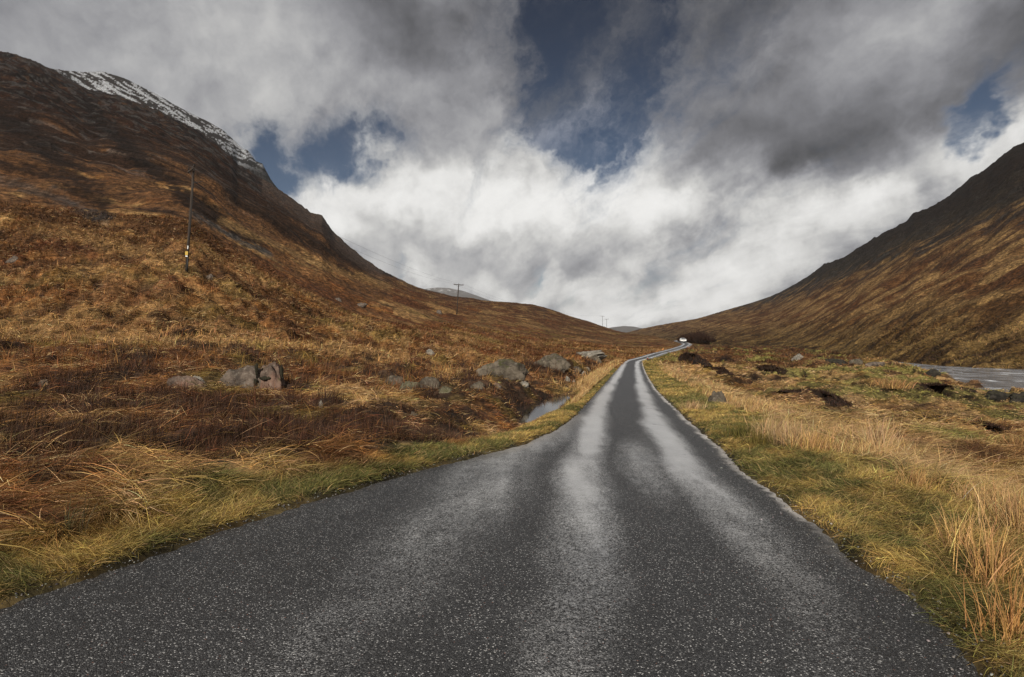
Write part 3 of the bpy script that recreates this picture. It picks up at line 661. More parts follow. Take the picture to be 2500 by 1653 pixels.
# ------------------------------------------------------------------ single tall clumps
def clump(px, py, n, h, spread, tl, colr, label, group='tall grass clumps on the verges', cat='grass clump', name='grass_clump', d0=1.8, heads=.0, lean=.4, wid=.0042):
    p = hit(px, py, d0); rg = np.random.default_rng(int(px * 7 + py))
    r = np.clip(np.abs(rg.normal(0, spread, n)), 0, spread * 1.9); a = rg.uniform(0, 6.283, n)
    x = r * np.cos(a); y = r * np.sin(a); zz = np.array([0.0] * n) - .02
    P = np.stack([x, y, zz], 1); az = a + rg.normal(0, .8, n); az = np.where(rg.random(n) < .5, lean + rg.normal(0, .6, n), az)
    L = h * rg.uniform(.55, 1.05, n); tilt = np.abs(rg.normal(tl, .16, n))
    W = np.full(n, max(wid, .0007 * p.y)) * rg.uniform(.7, 1.3, n)
    col = jit(np.repeat(np.array(colr)[None], n, 0), rg, .32)
    H = Heap(); H.add(*blades(P, az, tilt, L, W, rg.uniform(.05, .4, n), col, 4, rg, .06))
    k = n // 2                                            # low dead thatch round the foot
    P2 = np.stack([np.clip(rg.normal(0, spread, k), -1.5 * spread, 1.5 * spread), np.clip(rg.normal(0, spread, k), -1.5 * spread, 1.5 * spread), np.zeros(k)], 1)
    H.add(*blades(P2, rg.uniform(0, 6.28, k), rg.normal(1.0, .25, k), h * rg.uniform(.25, .55, k), W[:k], rg.uniform(.3, .8, k), jit(np.repeat(lerp(np.array(colr), BRN, .5)[None], k, 0), rg, .35), 3, rg))
    o = H.build(name, MBLADE); o.location = p
    return tag(o, label, cat, group)
RUSH = [.085, .075, .018]
clump(2135, 1108, 330, .78, .16, .22, STRAW * .95, 'tallest wiry straw clump standing alone where the verge meets the moor')
clump(1880, 1068, 380, .52, .20, .25, STRAW * .9, 'pale straw clump just behind the dark rushes by the road')
clump(1935, 1082, 380, .50, .20, .25, STRAW * .85, 'pale straw clump next along the verge from the dark rushes', lean=.7)
clump(1985, 1096, 300, .40, .18, .3, TAN * 1.1, 'tan leaning clump between the pale straw and the tallest wiry clump')
clump(1812, 1070, 340, .36, .16, .22, RUSH, 'dark green rush clump at the edge of the verge turf', 'rushes beside the road', 'rushes', 'rush_clump')
clump(1852, 1086, 300, .34, .16, .25, lerp(np.array(RUSH), OLI, .4), 'olive rush clump in front of the pale straw clumps', 'rushes beside the road', 'rushes', 'rush_clump')
clump(2345, 1335, 90, .46, .14, .25, TAN * 1.05, 'thin tan clump rising from the golden verge turf near the viewer', d0=1.2)
clump(2425, 1420, 170, .52, .12, .26, lerp(TAN, ORA, .2) * 1.1, 'orange brown clump of stiff stalks in the near corner of the verge', d0=1.2)
clump(2485, 1300, 190, .56, .14, .25, lerp(STRAW, TAN, .7), 'high orange straw clump at the edge of the picture beside the moor', d0=1.2)
clump(2470, 1560, 110, .42, .10, .25, lerp(TAN, ORA, .45), 'lowest reddish stalks beside the near road edge', d0=1.0)
clump(2235, 1190, 240, .34, .18, .35, TAN, 'short tan clump with bent tips beside a dark dead thistle stem')
clump(160, 1308, 60, .40, .12, .22, [.06, .05, .018], 'sparse dark green rushes leaning over the left verge turf', 'rushes beside the road', 'rushes', 'rush_clump', 1.5, lean=.9)
clump(262, 1268, 40, .38, .10, .4, [.06, .05, .018], 'few slanting dark rushes among combed orange grass', 'rushes beside the road', 'rushes', 'rush_clump', 1.5, lean=.5)
clump(2175, 946, 420, .75, .55, .35, lerp(TAN, RUS, .25), 'low tan clump alone on the green turf near the river')
clump(2482, 1098, 520, .50, .35, .4, lerp(BRN, TAN, .35) * 1.1, 'red brown rounded clump on the moor at the frame edge')
clump(1690, 1000, 260, .38, .2, .3, STRAW * .85, 'straw clump in front of the lone boulder on the verge')

def gravel(n):
    v = RNG.random(n); d = (1.0 ** .3 + v * (34 ** .3 - 1.0 ** .3)) ** (1 / .3); left = RNG.random(n) < .5
    off = np.abs(RNG.normal(0, .11, n)) * np.where(RNG.random(n) < .7, 1, -1.6)
    x = np.where(left, xL(d) - off, xR(d) + off); o = terrain(x, d); z = np.where(off < -.02, zroad(d) - .015, np.maximum(o['z'], zroad(d) - .06))
    r = np.exp(RNG.normal(math.log(.006), .45, n)); r = np.minimum(r, .011); r = np.maximum(r, .0005 * d * RNG.uniform(.4, 1.2, n))
    base = np.array([[1, 0, 0], [0, 1, 0], [-1, 0, 0], [0, -1, 0], [.5, .5, .75], [-.5, .5, .7], [-.5, -.5, .75], [.5, -.5, .7]], float)
    Q = np.array([[0, 1, 5, 4], [1, 2, 6, 5], [2, 3, 7, 6], [3, 0, 4, 7], [4, 5, 6, 7]])
    a = RNG.uniform(0, 6.28, n); ca, sa = np.cos(a), np.sin(a)
    B = base[None] * (r[:, None, None] * RNG.uniform(.6, 1.3, (n, 8, 3)))
    V = np.stack([B[..., 0] * ca[:, None] - B[..., 1] * sa[:, None] + x[:, None], B[..., 0] * sa[:, None] + B[..., 1] * ca[:, None] + d[:, None], B[..., 2] + z[:, None] + CAMZ], -1)
    q = (np.arange(n)[:, None, None] * 8 + Q[None]).reshape(-1, 4)
    k = np.clip(np.exp(RNG.normal(math.log(.07), .75, (n, 1))), .01, .5); c = k * np.array([1, .96, .9]) * (1 + RNG.normal(0, .06, (n, 3)))
    m, t, s_ = material('loose_chippings'); s_(Base_Color=t.attr('Col', 'Color'), Roughness=.8)
    tag(mesh_np('gravel', V.reshape(-1, 3), q, m, False, np.repeat(np.clip(c, .01, .6), 8, 0)), 'loose grey chippings strewn along both ragged road edges', 'gravel', kind='stuff')
gravel(4200)

# ------------------------------------------------------------------ rocks
def rock_material(name, base, lichen, moss, pink=0):
    m, t, s = material(name); p = t.objc(); g = t.new('ShaderNodeNewGeometry')
    n = t.noise(p, 2.2, 7, .65); n2 = t.noise(p, 9, 6, .7); n3 = t.noise(p, 28, 4, .6)
    c = t.mix(t.ss(.32, .68, n), tuple(x * .4 for x in base), tuple(x * 1.55 for x in base))
    if pink: c = t.mix(t.m('MULTIPLY', t.ss(.42, .6, t.noise(p, 1.6, 5, .6)), pink), c, (.18, .10, .072))
    c = t.mix(t.m('MULTIPLY', t.ss(.56, .66, n2), lichen), c, (.24, .225, .185))
    c = t.mix(t.ss(.60, .70, n3, 0, .5), c, (.05, .048, .045))
    sx = t.new('ShaderNodeSeparateXYZ'); t.l.new(g.outputs['Normal'], sx.inputs[0])
    mo = t.m('MULTIPLY', t.m('MULTIPLY', t.ss(.50, .62, t.noise(p, 3.1, 5, .6)), t.ss(.1, .7, sx.outputs[2])), moss)
    c = t.mix(mo, c, (.035, .036, .010))
    s(Base_Color=c, Roughness=.88, Normal=t.bump(t.m('ADD', t.m('MULTIPLY', n2, .6), t.m('MULTIPLY', n3, .35)), .8, .05), Specular_IOR_Level=.25)
    return m
MR_GREY = rock_material('grey_rock', (.086, .070, .052), .35, .8); MR_PALE = rock_material('pale_rock', (.19, .172, .145), .6, .3)
MR_PINK = rock_material('pink_granite', (.115, .083, .064), .3, .7, .6); MR_BROWN = rock_material('brown_granite', (.10, .078, .062), .45, .3)
MR_DARK = rock_material('wet_dark_rock', (.020, .017, .013), .1, .5); MR_GREEN = rock_material('mossy_rock', (.088, .078, .048), .4, .9)
def rock_mesh(name, seed, hx, hy, hz, mat, parent=None, planes=13, rough=.07, strat=0., boxy=0.):
    rg = np.random.default_rng(seed); bm = bmesh.new(); bmesh.ops.create_icosphere(bm, subdivisions=5, radius=1)
    N = rg.normal(0, 1, (planes, 3)); N /= np.linalg.norm(N, axis=1)[:, None]; Hh = rg.uniform(.62, .95, planes)
    D = np.array([v.co[:] for v in bm.verts])
    dn = D @ N.T; r = np.where(dn > .05, Hh[None] / np.maximum(dn, .05), 9); k = 30
    rr = -np.log(np.exp(-k * np.minimum(r, 3)).sum(1) + math.exp(-k * 1.05)) / k
    P = D * rr[:, None]
    cr = np.abs(fbm(P[:, 0] * 1.3 + seed * 2, P[:, 1] * 1.1 + P[:, 2] * 2.2, seed + 9, 3)); crack = np.exp(-(cr / .035) ** 2)
    nn = fbm(P[:, 0] * 1.7 + seed, P[:, 1] * 1.7 + P[:, 2] * 1.3, seed, 5)
    n2 = fbm(P[:, 0] * 5 + P[:, 2] * 4, P[:, 1] * 5 - P[:, 2] * 3, seed + 3, 4)
    if boxy:
        B = np.sign(D) * np.abs(D) ** boxy; B /= np.abs(B).max(1)[:, None]; P = lerp(P / rr[:, None] , B, .0) * np.minimum(rr[:, None] * 1.15, np.linalg.norm(B, axis=1)[:, None] * .86)
    if strat: P[:, :2] *= (1 + strat * np.sign(np.sin(P[:, 2] * 16 + nn * 3)) * .5)[:, None]
    P *= (1 + rough * 1.7 * nn + rough * 1.1 * n2 - .07 * crack)[:, None]
    P *= np.array([hx, hy, hz]) / np.abs(P).max(0)
    for v, q in zip(bm.verts, P): v.co = q
    return obj_bm(name, bm, mat, parent, True)
def rock(px0, px1, ytop, ybase, mat, seed, label, deep=.75, name='boulder', cat='boulder', group=None, rz=0., strat=0., planes=13, dmin=4.0):
    p = hit((px0 + px1) / 2, ybase, dmin); w = (px1 - px0) / F * p.y; h = (ybase - ytop) / F * p.y
    o = rock_mesh(name, seed, w / 2 * 1.14, w / 2 * deep, h * 1.08, mat, None, planes, .10, strat)
    o.location = (p.x, p.y + w * .25 * deep, p.z); tr = np.random.default_rng(seed); o.rotation_euler = (tr.uniform(-.12, .12), tr.uniform(-.2, .2), rz + tr.uniform(-.3, .3))
    return tag(o, label, cat, group)
# the split boulder on the left: two blocks and moss in the cleft
def split_boulder():
    p = hit(628, 946); k = 1.18 * p.y / F
    e = empty('boulder', p); tag(e, 'split pinkish boulder with mossy cleft standing in the rusty field', 'boulder')
    a = rock_mesh('block', 31, 50 * k, 34 * k, 44 * k, MR_BROWN, e, 12, .09, 0, .72); a.location = (-26 * k, 10 * k, 2 * k); a.rotation_euler = (0, -.12, .2)
    b = rock_mesh('block', 52, 30 * k, 26 * k, 60 * k, MR_PINK, e, 14, .10, 0, .72); b.location = (30 * k, 4 * k, 2 * k)
    b['label'] = 'taller pinkish block'; a['label'] = 'grey brown sloping block'
    for q, (dx, dz, rx, rz_) in enumerate(((7, 36, 5, 18), (4, 10, 5, 14), (26, 20, 17, 5), (53, 30, 4, 18))):
        mo = rock_mesh('moss', 90 + q, rx * k, 4 * k, rz_ * k, MMOSS, e, 30, .34); mo.location = (dx * k, (-17 if dx < 40 else -6) * k, dz * k)
MMOSS = plain('moss', (.017, .014, .005), .95, .6, 14, 0, .05)
split_boulder()
rock(402, 495, 920, 944, MR_PINK, 5, 'flat pink slab lying low in the grass beside the split boulder', .5, 'rock_slab', 'rock')
rock(462, 497, 918, 936, MR_PALE, 6, 'small white stone end on the flat pink slab', .5, 'rock', 'rock')
rock(936, 990, 919, 940, MR_GREY, 7, 'sloping grey slab at the left of the rock row above the yellow grass', .6, 'boulder', 'boulder', 'grey rocks in the middle of the field')
rock(975, 1028, 932, 958, MR_GREEN, 9, 'grey green rock with moss streaks in the middle of the rock row', .6, 'boulder', 'boulder', 'grey rocks in the middle of the field')
rock(1024, 1082, 922, 946, MR_GREY, 12, 'pale topped rock at the right of the rock row', .6, 'boulder', 'boulder', 'grey rocks in the middle of the field')
rock(1066, 1102, 942, 956, MR_GREEN, 14, 'lowest green grey rock at the end of the rock row', .7, 'boulder', 'boulder', 'grey rocks in the middle of the field')
rock(1164, 1298, 880, 923, MR_GREY, 21, 'largest dark grey boulder with a sloping left shoulder', .5)
rock(1298, 1394, 865, 898, MR_GREY, 23, 'long smooth whaleback boulder above the roadside ditch', .5)
rock(1396, 1480, 857, 873, MR_PALE, 25, 'low layered pale outcrop on the heather bank left of the road', 1.3, 'outcrop', 'outcrop', None, .35, .10)
rock(1442, 1470, 866, 884, MR_GREY, 26, 'broken grey rock below the layered pale outcrop', .8)
rock(1038, 1062, 853, 866, MR_PALE, 27, 'whitish stone in the tan grass above the largest boulder', .7, 'rock', 'rock')
rock(1264, 1290, 928, 941, MR_PALE, 28, 'flat pale stone in front of the largest dark boulder', .8, 'rock', 'rock')
rock(1150, 1182, 932, 948, MR_GREY, 29, 'half buried grey stone in dark heather below the largest boulder', .8, 'rock', 'rock')
rock(1200, 1226, 932, 948, MR_BROWN, 30, 'brown stone in the heather between two grey stones', .8, 'rock', 'rock')
for q, (a, b, yt, yb, l) in enumerate(((1378, 1392, 919, 932, 'nearest white stone by the upper end of the ditch'), (1392, 1408, 926, 936, 'cream stone at the head of the pool'), (1400, 1414, 910, 919, 'grey stone in the trickle above the pool'), (1420, 1432, 903, 920, 'upright whitish stone in the roadside trickle'), (1430, 1442, 896, 905, 'small pale stone high in the roadside trickle'), (1396, 1420, 896, 908, 'dark flat stone on the bank of the trickle'), (1378, 1386, 942, 950, 'little grey stone above the narrow arm of the pool'))):
    rock(a, b, yt, yb, MR_PALE if q in (0, 1, 3, 4) else MR_GREY, 60 + q, l, .8, 'rock', 'rock', 'stones in the roadside ditch')
rock(1728, 1778, 952, 984, MR_GREY, 34, 'lone grey boulder in tall straw on the right verge', .7)
rock(1935, 1970, 864, 876, MR_PALE, 35, 'pale flat slab on the heather moor', .6, 'rock_slab', 'rock')
rock(2076, 2112, 877, 890, MR_GREY, 36, 'grey slab at the bend of the river', .6, 'rock_slab', 'rock')
rock(2020, 2076, 878, 889, MR_DARK, 37, 'dark ledge of rock beside the grey river slab', .5, 'rock_slab', 'rock')
rock(2112, 2170, 886, 894, MR_BROWN, 38, 'thin brown shelf of rock running into the river', .5, 'rock_slab', 'rock')
rock(2262, 2296, 904, 915, MR_DARK, 39, 'dark stone awash in the river', .6, 'rock', 'rock')
rock(2402, 2490, 955, 976, MR_DARK, 40, 'dark turf topped rock on the near bank of the river', .5)
rock(2478, 2580, 962, 988, MR_DARK, 41, 'dark rock at the frame edge beside the turf topped rock', .5)
rock(12, 44, 626, 642, MR_BROWN, 42, 'brown rock high on the left slope at the frame edge', .7)
rock(496, 520, 670, 682, MR_BROWN, 43, 'small dark rock just right of the tall pole', .7, 'rock', 'rock')
rock(88, 122, 926, 942, MR_GREY, 44, 'grey stone half hidden in the rusty field near the frame edge', .7, 'rock', 'rock')
rock(1064, 1080, 757, 766, MR_BROWN, 45, 'brown rock just left of the second pole', .8, 'rock', 'rock', None, 0, 0, 13, 60)
rock(864, 894, 739, 748, MR_BROWN, 46, 'widest low brown rock on the slope left of the second pole', .8, 'rock', 'rock', None, 0, 0, 13, 60)
rock(818, 834, 727, 734, MR_BROWN, 48, 'small brown rock uphill from the widest low brown rock', .8, 'rock', 'rock', None, 0, 0, 13, 60)
rock(778, 788, 976, 996, MR_PALE, 49, 'small cream stone in the dark heather patch', .8, 'rock', 'rock')
rock(1000, 1018, 1006, 1014, MR_GREY, 50, 'flat bluish stone in the yellow grass below the rock row', .8, 'rock', 'rock')

# ------------------------------------------------------------------ broken peat banks
MPEAT = None
def peat_material():
    m, t, s = material('peat'); p = t.pos()
    n = t.noise(p, 2.5, 7, .7); st = t.noise(t.vm('MULTIPLY', p, (2.2, 2.2, .5)), 2.2, 6, .7)
    c = t.mix(n, (.011, .0075, .0055), (.048, .028, .017)); c = t.mix(t.ss(.56, .72, st), c, (.06, .035, .016))
    s(Base_Color=c, Roughness=.95, Normal=t.bump(t.m('ADD', n, st), 1, .25), Specular_IOR_Level=.15); return m
MPEAT = peat_material()
def bank(path, label, depth=2.2):
    pts = [(hit(px, py), h) for px, py, h in path]; n = 90; m = 16
    L = np.linspace(0, len(pts) - 1, n); V = []; tw = Heap()
    for i, s in enumerate(L):
        k = min(int(s), len(pts) - 2); f = s - k; p = pts[k][0].lerp(pts[k + 1][0], f); h = lerp(pts[k][1], pts[k + 1][1], f)
        h *= max(.05, math.sin(math.pi * min(1, max(0, (i + .5) / n))) ** .35) * (1 + .16 * float(fbm(np.array([i / 6.]), np.array([p.x]), 501, 3)[0]))
        for j in range(m):
            t = j / (m - 1); 
            if t < .45: y = t / .45 * .35; zz = h * (t / .45) ** .8
            else: y = .35 + (t - .45) / .55 * depth; zz = h * (1 - ((t - .45) / .55) ** 2 * 1.15)
            r = float(fbm(np.array([p.x * 1.3 + i * .13]), np.array([t * 5.]), 502, 3)[0])
            x_ = p.x + .22 * r; y_ = p.y + y + .3 * r - .15 * math.sin(t * 6); z_ = max(gz(p.x, p.y + y) - .15, p.z - .15 + zz) if t > .9 else p.z - .12 + zz
            V.append((x_, y_, z_))
    V = np.array(V); idx = np.arange(n * m).reshape(n, m); Q = np.stack([idx[:-1, :-1], idx[:-1, 1:], idx[1:, 1:], idx[1:, :-1]], -1).reshape(-1, 4)
    o = mesh_np('peat_bank', V, Q, MPEAT, True); tag(o, label, 'peat bank', 'peat banks on the moor', 'structure')
    # heather overhanging its lip
    rg = np.random.default_rng(int(path[0][0])); G = V.reshape(n, m, 3); k = 1500
    ii = rg.integers(0, n - 1, k); jj = rg.integers(6, m - 1, k); f = rg.random(k)[:, None]
    P = G[ii, jj] * f + G[ii + 1, jj] * (1 - f); dd = P[:, 1]
    return P, dd, rg
def banks():
    H = Heap()
    for path, label in ((((1664, 879, 1.15), (1678, 883, 1.35), (1706, 889, 1.15), (1742, 896, .6)), 'tallest black peat bank right of the road past the bend'),
                        (((1752, 880, .5), (1778, 883, .7), (1806, 890, .35)), 'short black peat step behind the tallest bank'),
                        (((1848, 905, .5), (1880, 911, .75), (1915, 914, .5), (1978, 921, .4)), 'long dark peat step in the middle of the moor'),
                        (((1742, 904, .25), (1770, 916, .5), (1800, 923, .25)), 'low dark hollow of peat nearest the verge boulder'),
                        (((1962, 962, .3), (2010, 975, .5), (2060, 990, .45), (2105, 1003, .2)), 'dark wet peat edge along the green turf'),
                        (((2380, 1036, .2), (2440, 1055, .3), (2520, 1080, .3)), 'dark peat edge below the green turf at the frame edge'),
                        (((2225, 948, .2), (2280, 955, .5), (2330, 958, .5), (2390, 955, .3)), 'dark shaggy bank between the turf and the river')):
        P, dd, rg = bank(path, label); k = len(P)
        col = jit(np.repeat(lerp(PEAT, RUS, .16)[None], k, 0), rg, .55)
        H.add(*blades(P, rg.uniform(0, 6.28, k), np.abs(rg.normal(.6, .4, k)), rg.uniform(.08, .22, k), np.maximum(.004, .0009 * dd), rg.uniform(0, .6, k), col, 2, rg))
    tag(H.build('heather', MTWIG), 'dark heather overhanging the lips of the peat banks', 'heather', kind='stuff')
banks()

# ------------------------------------------------------------------ tubes, poles and wires
def tube(bm, pts, r0, r1=None, n=10, cap=True):
    r1 = r0 if r1 is None else r1; rings = []; m = len(pts)
    for i, p in enumerate(pts):
        p = Vector(p); a = Vector(pts[max(i - 1, 0)]); b = Vector(pts[min(i + 1, m - 1)]); d = (b - a).normalized()
        s = d.cross(Vector((0, 0, 1)) if abs(d.z) < .9 else Vector((0, 1, 0))).normalized(); q = d.cross(s); r = r0 + (r1 - r0) * i / max(1, m - 1)
        rings.append([bm.verts.new(p + (s * math.cos(t) + q * math.sin(t)) * r) for t in [2 * math.pi * k / n for k in range(n)]])
    for A, B in zip(rings, rings[1:]):
        for k in range(n): bm.faces.new((A[k], A[(k + 1) % n], B[(k + 1) % n], B[k]))
    if cap: bm.faces.new(rings[0][::-1]); bm.faces.new(rings[-1])
    return bm
def box(bm, c, s, bev=0, M=None):
    r = bmesh.ops.create_cube(bm, size=1); vs = r['verts']
    for v in vs: v.co = Vector((v.co.x * s[0], v.co.y * s[1], v.co.z * s[2])) + Vector(c)
    if M: bmesh.ops.transform(bm, matrix=M, verts=vs)
    if bev:
        es = list({e for v in vs for e in v.link_edges}); bmesh.ops.bevel(bm, geom=es, offset=bev, segments=2, affect='EDGES')
    return bm
def wood_material():
    m, t, s = material('weathered_pole_wood'); p = t.objc(); g = t.noise(t.vm('MULTIPLY', p, (14, 14, .7)), 3, 5, .65)
    s(Base_Color=t.mix(g, (.010, .007, .005), (.046, .030, .019)), Roughness=.85, Normal=t.bump(g, .5, .01)); return m
MWOOD = wood_material(); MSTEEL = plain('dark_galvanised_steel', (.035, .036, .038), .55, .3, 9, .6); MPORC = plain('brown_porcelain', (.030, .022, .018), .25, .2)
MYEL = plain('yellow_plate', (.42, .27, .03), .5, .15); MWHT = plain('white_plate', (.72, .72, .70), .5, .1); MBLK = plain('black_rubber', (.012, .012, .012), .7, .2)
def pole(px, py, ptop, arm_dir, arm_len, label, detail, dmin=20, lean=0.0, H=None):
    p = hit(px, py, dmin); h = H or (py - ptop) / F * p.y; tops = []
    e = empty('utility_pole', p); tag(e, label, 'utility pole', 'wooden poles carrying the power line')
    e.rotation_euler = (0, lean, 0)
    sc = min(max(1.0, p.y / 110), 1.6) if p.y < 260 else 1.1
    r0, r1 = .120 * sc, .092 * sc
    obj_bm('pole_shaft', tube(bmesh.new(), [(0, 0, -.4), (0, 0, h * .35), (0, 0, h * .7), (0, 0, h)], r0, r1, 16), MWOOD, e, True)
    ad = Vector((arm_dir[0], arm_dir[1], 0)).normalized(); M = Matrix.Rotation(math.atan2(ad.y, ad.x), 4, 'Z')
    bm = box(bmesh.new(), (0, -.2, h - .22), (arm_len, .11 * sc, .15 * sc), .01, M)
    obj_bm('crossarm', bm, MWOOD, e)
    for s in (-1, 0, 1) if detail else (-1, 1):
        q = ad * (s * arm_len * .46); off = M @ Vector((0, -.2, 0))
        ib = bmesh.new(); bz = h - .15 if s else h
        o0 = off if s else Vector((0, 0, 0))
        tube(ib, [(q.x + o0.x, q.y + o0.y, bz), (q.x + o0.x, q.y + o0.y, bz + .1)], .025, .025, 8)
        for k in range(3): tube(ib, [(q.x + o0.x, q.y + o0.y, bz + .1 + k * .07), (q.x + o0.x, q.y + o0.y, bz + .15 + k * .07)], .095 - .012 * k, .05, 12)
        obj_bm('insulator', ib, MPORC, e, True); tops.append(Vector((q.x + o0.x, q.y + o0.y, bz + .3)))
    if detail:
        br = bmesh.new()
        for s in (-1, 1):
            q = ad * (s * arm_len * .3); off = M @ Vector((0, -.2, 0)); tube(br, [(0, 0, h - .95), (q.x + off.x, q.y + off.y, h - .3)], .022, .022, 6)
        obj_bm('brace', br, MSTEEL, e)
    if detail == 2:
        bm = tube(bmesh.new(), [(.1, -.1, h - 1.32), (1.05, -.35, h - 1.24)], .03, .022, 8); obj_bm('stay_bracket', bm, MSTEEL, e)
        obj_bm('warning_plate', box(bmesh.new(), (.02, -.205, 1.62), (.26, .02, .34), .006), MYEL, e)
        obj_bm('label_plate', box(bmesh.new(), (.03, -.2, 1.36), (.2, .018, .10), .004), MWHT, e)
        obj_bm('number_plate', box(bmesh.new(), (.09, -.19, 2.16), (.07, .018, .30), .004), MWHT, e)
        obj_bm('cable_guard', tube(bmesh.new(), [(.13, -.14, -.2), (.13, -.14, 1.3)], .06, .055, 10), MBLK, e, True)
        obj_bm('earth_cable', tube(bmesh.new(), [(.15, -.12, 1.3), (.14, -.1, 4.5), (.12, -.09, h - 1.2)], .022, .018, 8), MBLK, e, True)
    R = Matrix.Translation(p) @ Matrix.Rotation(lean, 4, 'Y')
    return [R @ q for q in tops]
t1 = pole(455, 663, 410, (1.35, -1.5), 2.1, 'tall near wooden pole with a yellow plate on the left slope', 2, 30, .071)
t2 = pole(1115, 768, 694, (1, .05), 3.3, 'second pole with a wide T crossarm against the grey summit', 1, 60, .066)
t3 = pole(1328, 784, 757, (1, 0), 3.0, 'thin third pole standing against the low brown hill', 0, 90, .0)
t4 = pole(1471, 797, 781, (1, 0), 3.0, 'fourth pole on the skyline at the end of the low hill', 0, 150, .0, 8.5)
t5 = pole(1481, 800, 787, (1, 0), 3.0, 'farthest shortest pole on the skyline beside the fourth', 0, 150, .0, 7.0)
MWIRE = plain('aluminium_wire', (.05, .05, .05), .5, .1)
def wire(a, b, sag, label, r=.011):
    pts = [a.lerp(b, t) - Vector((0, 0, 4 * sag * t * (1 - t))) for t in [i / 40 for i in range(41)]]
    return tag(obj_bm('overhead_wire', tube(bmesh.new(), pts, r, r, 6), MWIRE, None, True), label, 'power line', 'overhead wires of the pole line')
wire(t1[0], t2[0], 1.9, 'lower thin wire from the tall near pole to the second pole')
wire(t1[2], t2[1] if len(t2) < 3 else t2[2], 1.6, 'upper thin wire from the tall near pole to the second pole')
wire(t2[0], t3[0], 1.6, 'left faint wire from the second pole to the third pole', .012)
wire(t2[-1], t3[-1], 1.5, 'right faint wire from the second pole to the third pole', .012)
wire(t3[0], t4[0], 1.2, 'left faint wire from the third pole to the skyline pole', .012)
wire(t3[-1], t4[-1], 1.1, 'right faint wire from the third pole to the skyline pole', .012)

# ------------------------------------------------------------------ white car coming round the far bend
def car():
    d = 190.0; x = (float(xL(d)) + float(xR(d))) / 2 - .1; z = float(zroad(d)) + CAMZ
    e = empty('car', (x, d, z), math.radians(-8)); tag(e, 'white car coming towards the viewer on the far bend', 'car')
    paint, tt, ss_ = material('white_paint'); ss_(Base_Color=(.78, .78, .77), Roughness=.25, Coat_Weight=.6)
    glass, tt, ss_ = material('tinted_glass'); ss_(Base_Color=(.03, .035, .04), Roughness=.06)
    lamp, tt, ss_ = material('lamp_lens'); ss_(Base_Color=(.75, .75, .72), Roughness=.1)
    prof = [(-2.05, .32), (-2.08, .55), (-2.0, .74), (-1.85, .84), (-1.0, .95), (-.45, 1.32), (.1, 1.45), (.9, 1.44), (1.55, 1.2), (1.95, .95), (2.05, .7), (2.02, .34)]
    bm = bmesh.new(); W = .86; rows = []
    for y, zz in prof:
        inset = .0 if zz < .9 else (zz - .9) * .32
        rows.append([bm.verts.new((sx * (W - inset), y, zz)) for sx in (-1, -.5, 0, .5, 1)])
    for A, B in zip(rows, rows[1:]):
        for k in range(4): bm.faces.new((A[k], A[k + 1], B[k + 1], B[k]))
    for s in (0, 4):
        loop = [r[s] for r in rows]; bm.faces.new(loop if s == 0 else loop[::-1])
    bm.faces.new([rows[0][k] for k in range(4, -1, -1)] + [rows[-1][k] for k in range(5)])
    bmesh.ops.recalc_face_normals(bm, faces=bm.faces)
    bmesh.ops.bevel(bm, geom=[q for q in bm.edges if q.calc_face_angle(0) > .6], offset=.06, segments=3, affect='EDGES')
    obj_bm('body', bm, paint, e, True)
    bm = bmesh.new(); v = [bm.verts.new(c) for c in ((-.68, -1.0, .985), (.68, -1.0, .985), (.58, -.47, 1.33), (-.58, -.47, 1.33))]; f = bm.faces.new(v)
    bmesh.ops.translate(bm, vec=(0, -.03, .02), verts=bm.verts); obj_bm('windscreen', bm, glass, e)
    for s in (-1, 1):
        bm = bmesh.new(); v = [bm.verts.new(c) for c in ((s * .855, -.85, .98), (s * .73, -.35, 1.33), (s * .70, .85, 1.36), (s * .85, 1.5, 1.0))]; bm.faces.new(v)
        bmesh.ops.translate(bm, vec=(s * .02, 0, .0), verts=bm.verts); obj_bm('side_window', bm, glass, e)
        obj_bm('headlight', box(bmesh.new(), (s * .62, -2.03, .68), (.36, .12, .16), .03), lamp, e)
        obj_bm('door_mirror', box(bmesh.new(), (s * .98, -.75, 1.0), (.2, .1, .13), .03), paint, e)
        for y in (-1.3, 1.3):
            w = obj_bm('wheel', tube(bmesh.new(), [(s * .66, y, .31), (s * .88, y, .31)], .31, .31, 24), MBLK, e, True)
            obj_bm('rim', tube(bmesh.new(), [(s * .87, y, .31), (s * .895, y, .31)], .2, .19, 16), MSTEEL, w)
    obj_bm('bumper', box(bmesh.new(), (0, -2.03, .40), (1.6, .16, .22), .04), MBLK, e)
    obj_bm('grille', box(bmesh.new(), (0, -2.06, .62), (.7, .06, .12), .02), MBLK, e)
    obj_bm('number_plate', box(bmesh.new(), (0, -2.13, .45), (.5, .02, .11), 0), MWHT, e)
car()
# ------------------------------------------------------------------ black verge marker at the bend
def marker():
    p = hit(1581, 884, 20); k = p.y / F; e = empty('marker_post', p); tag(e, 'short black marker post on the inside of the bend', 'marker post')
    obj_bm('post', box(bmesh.new(), (0, 0, 5 * k), (3.0 * k, 1.6 * k, 13 * k), .01), MBLK, e)
    obj_bm('reflector', box(bmesh.new(), (0, -.9 * k, 8.6 * k), (1.9 * k, .25 * k, 2.4 * k), 0), plain('red_reflector', (.30, .03, .03), .3), e)
    obj_bm('cap', box(bmesh.new(), (0, 0, 11.7 * k), (3.2 * k, 1.8 * k, .7 * k), .005), MWHT, e)
marker()
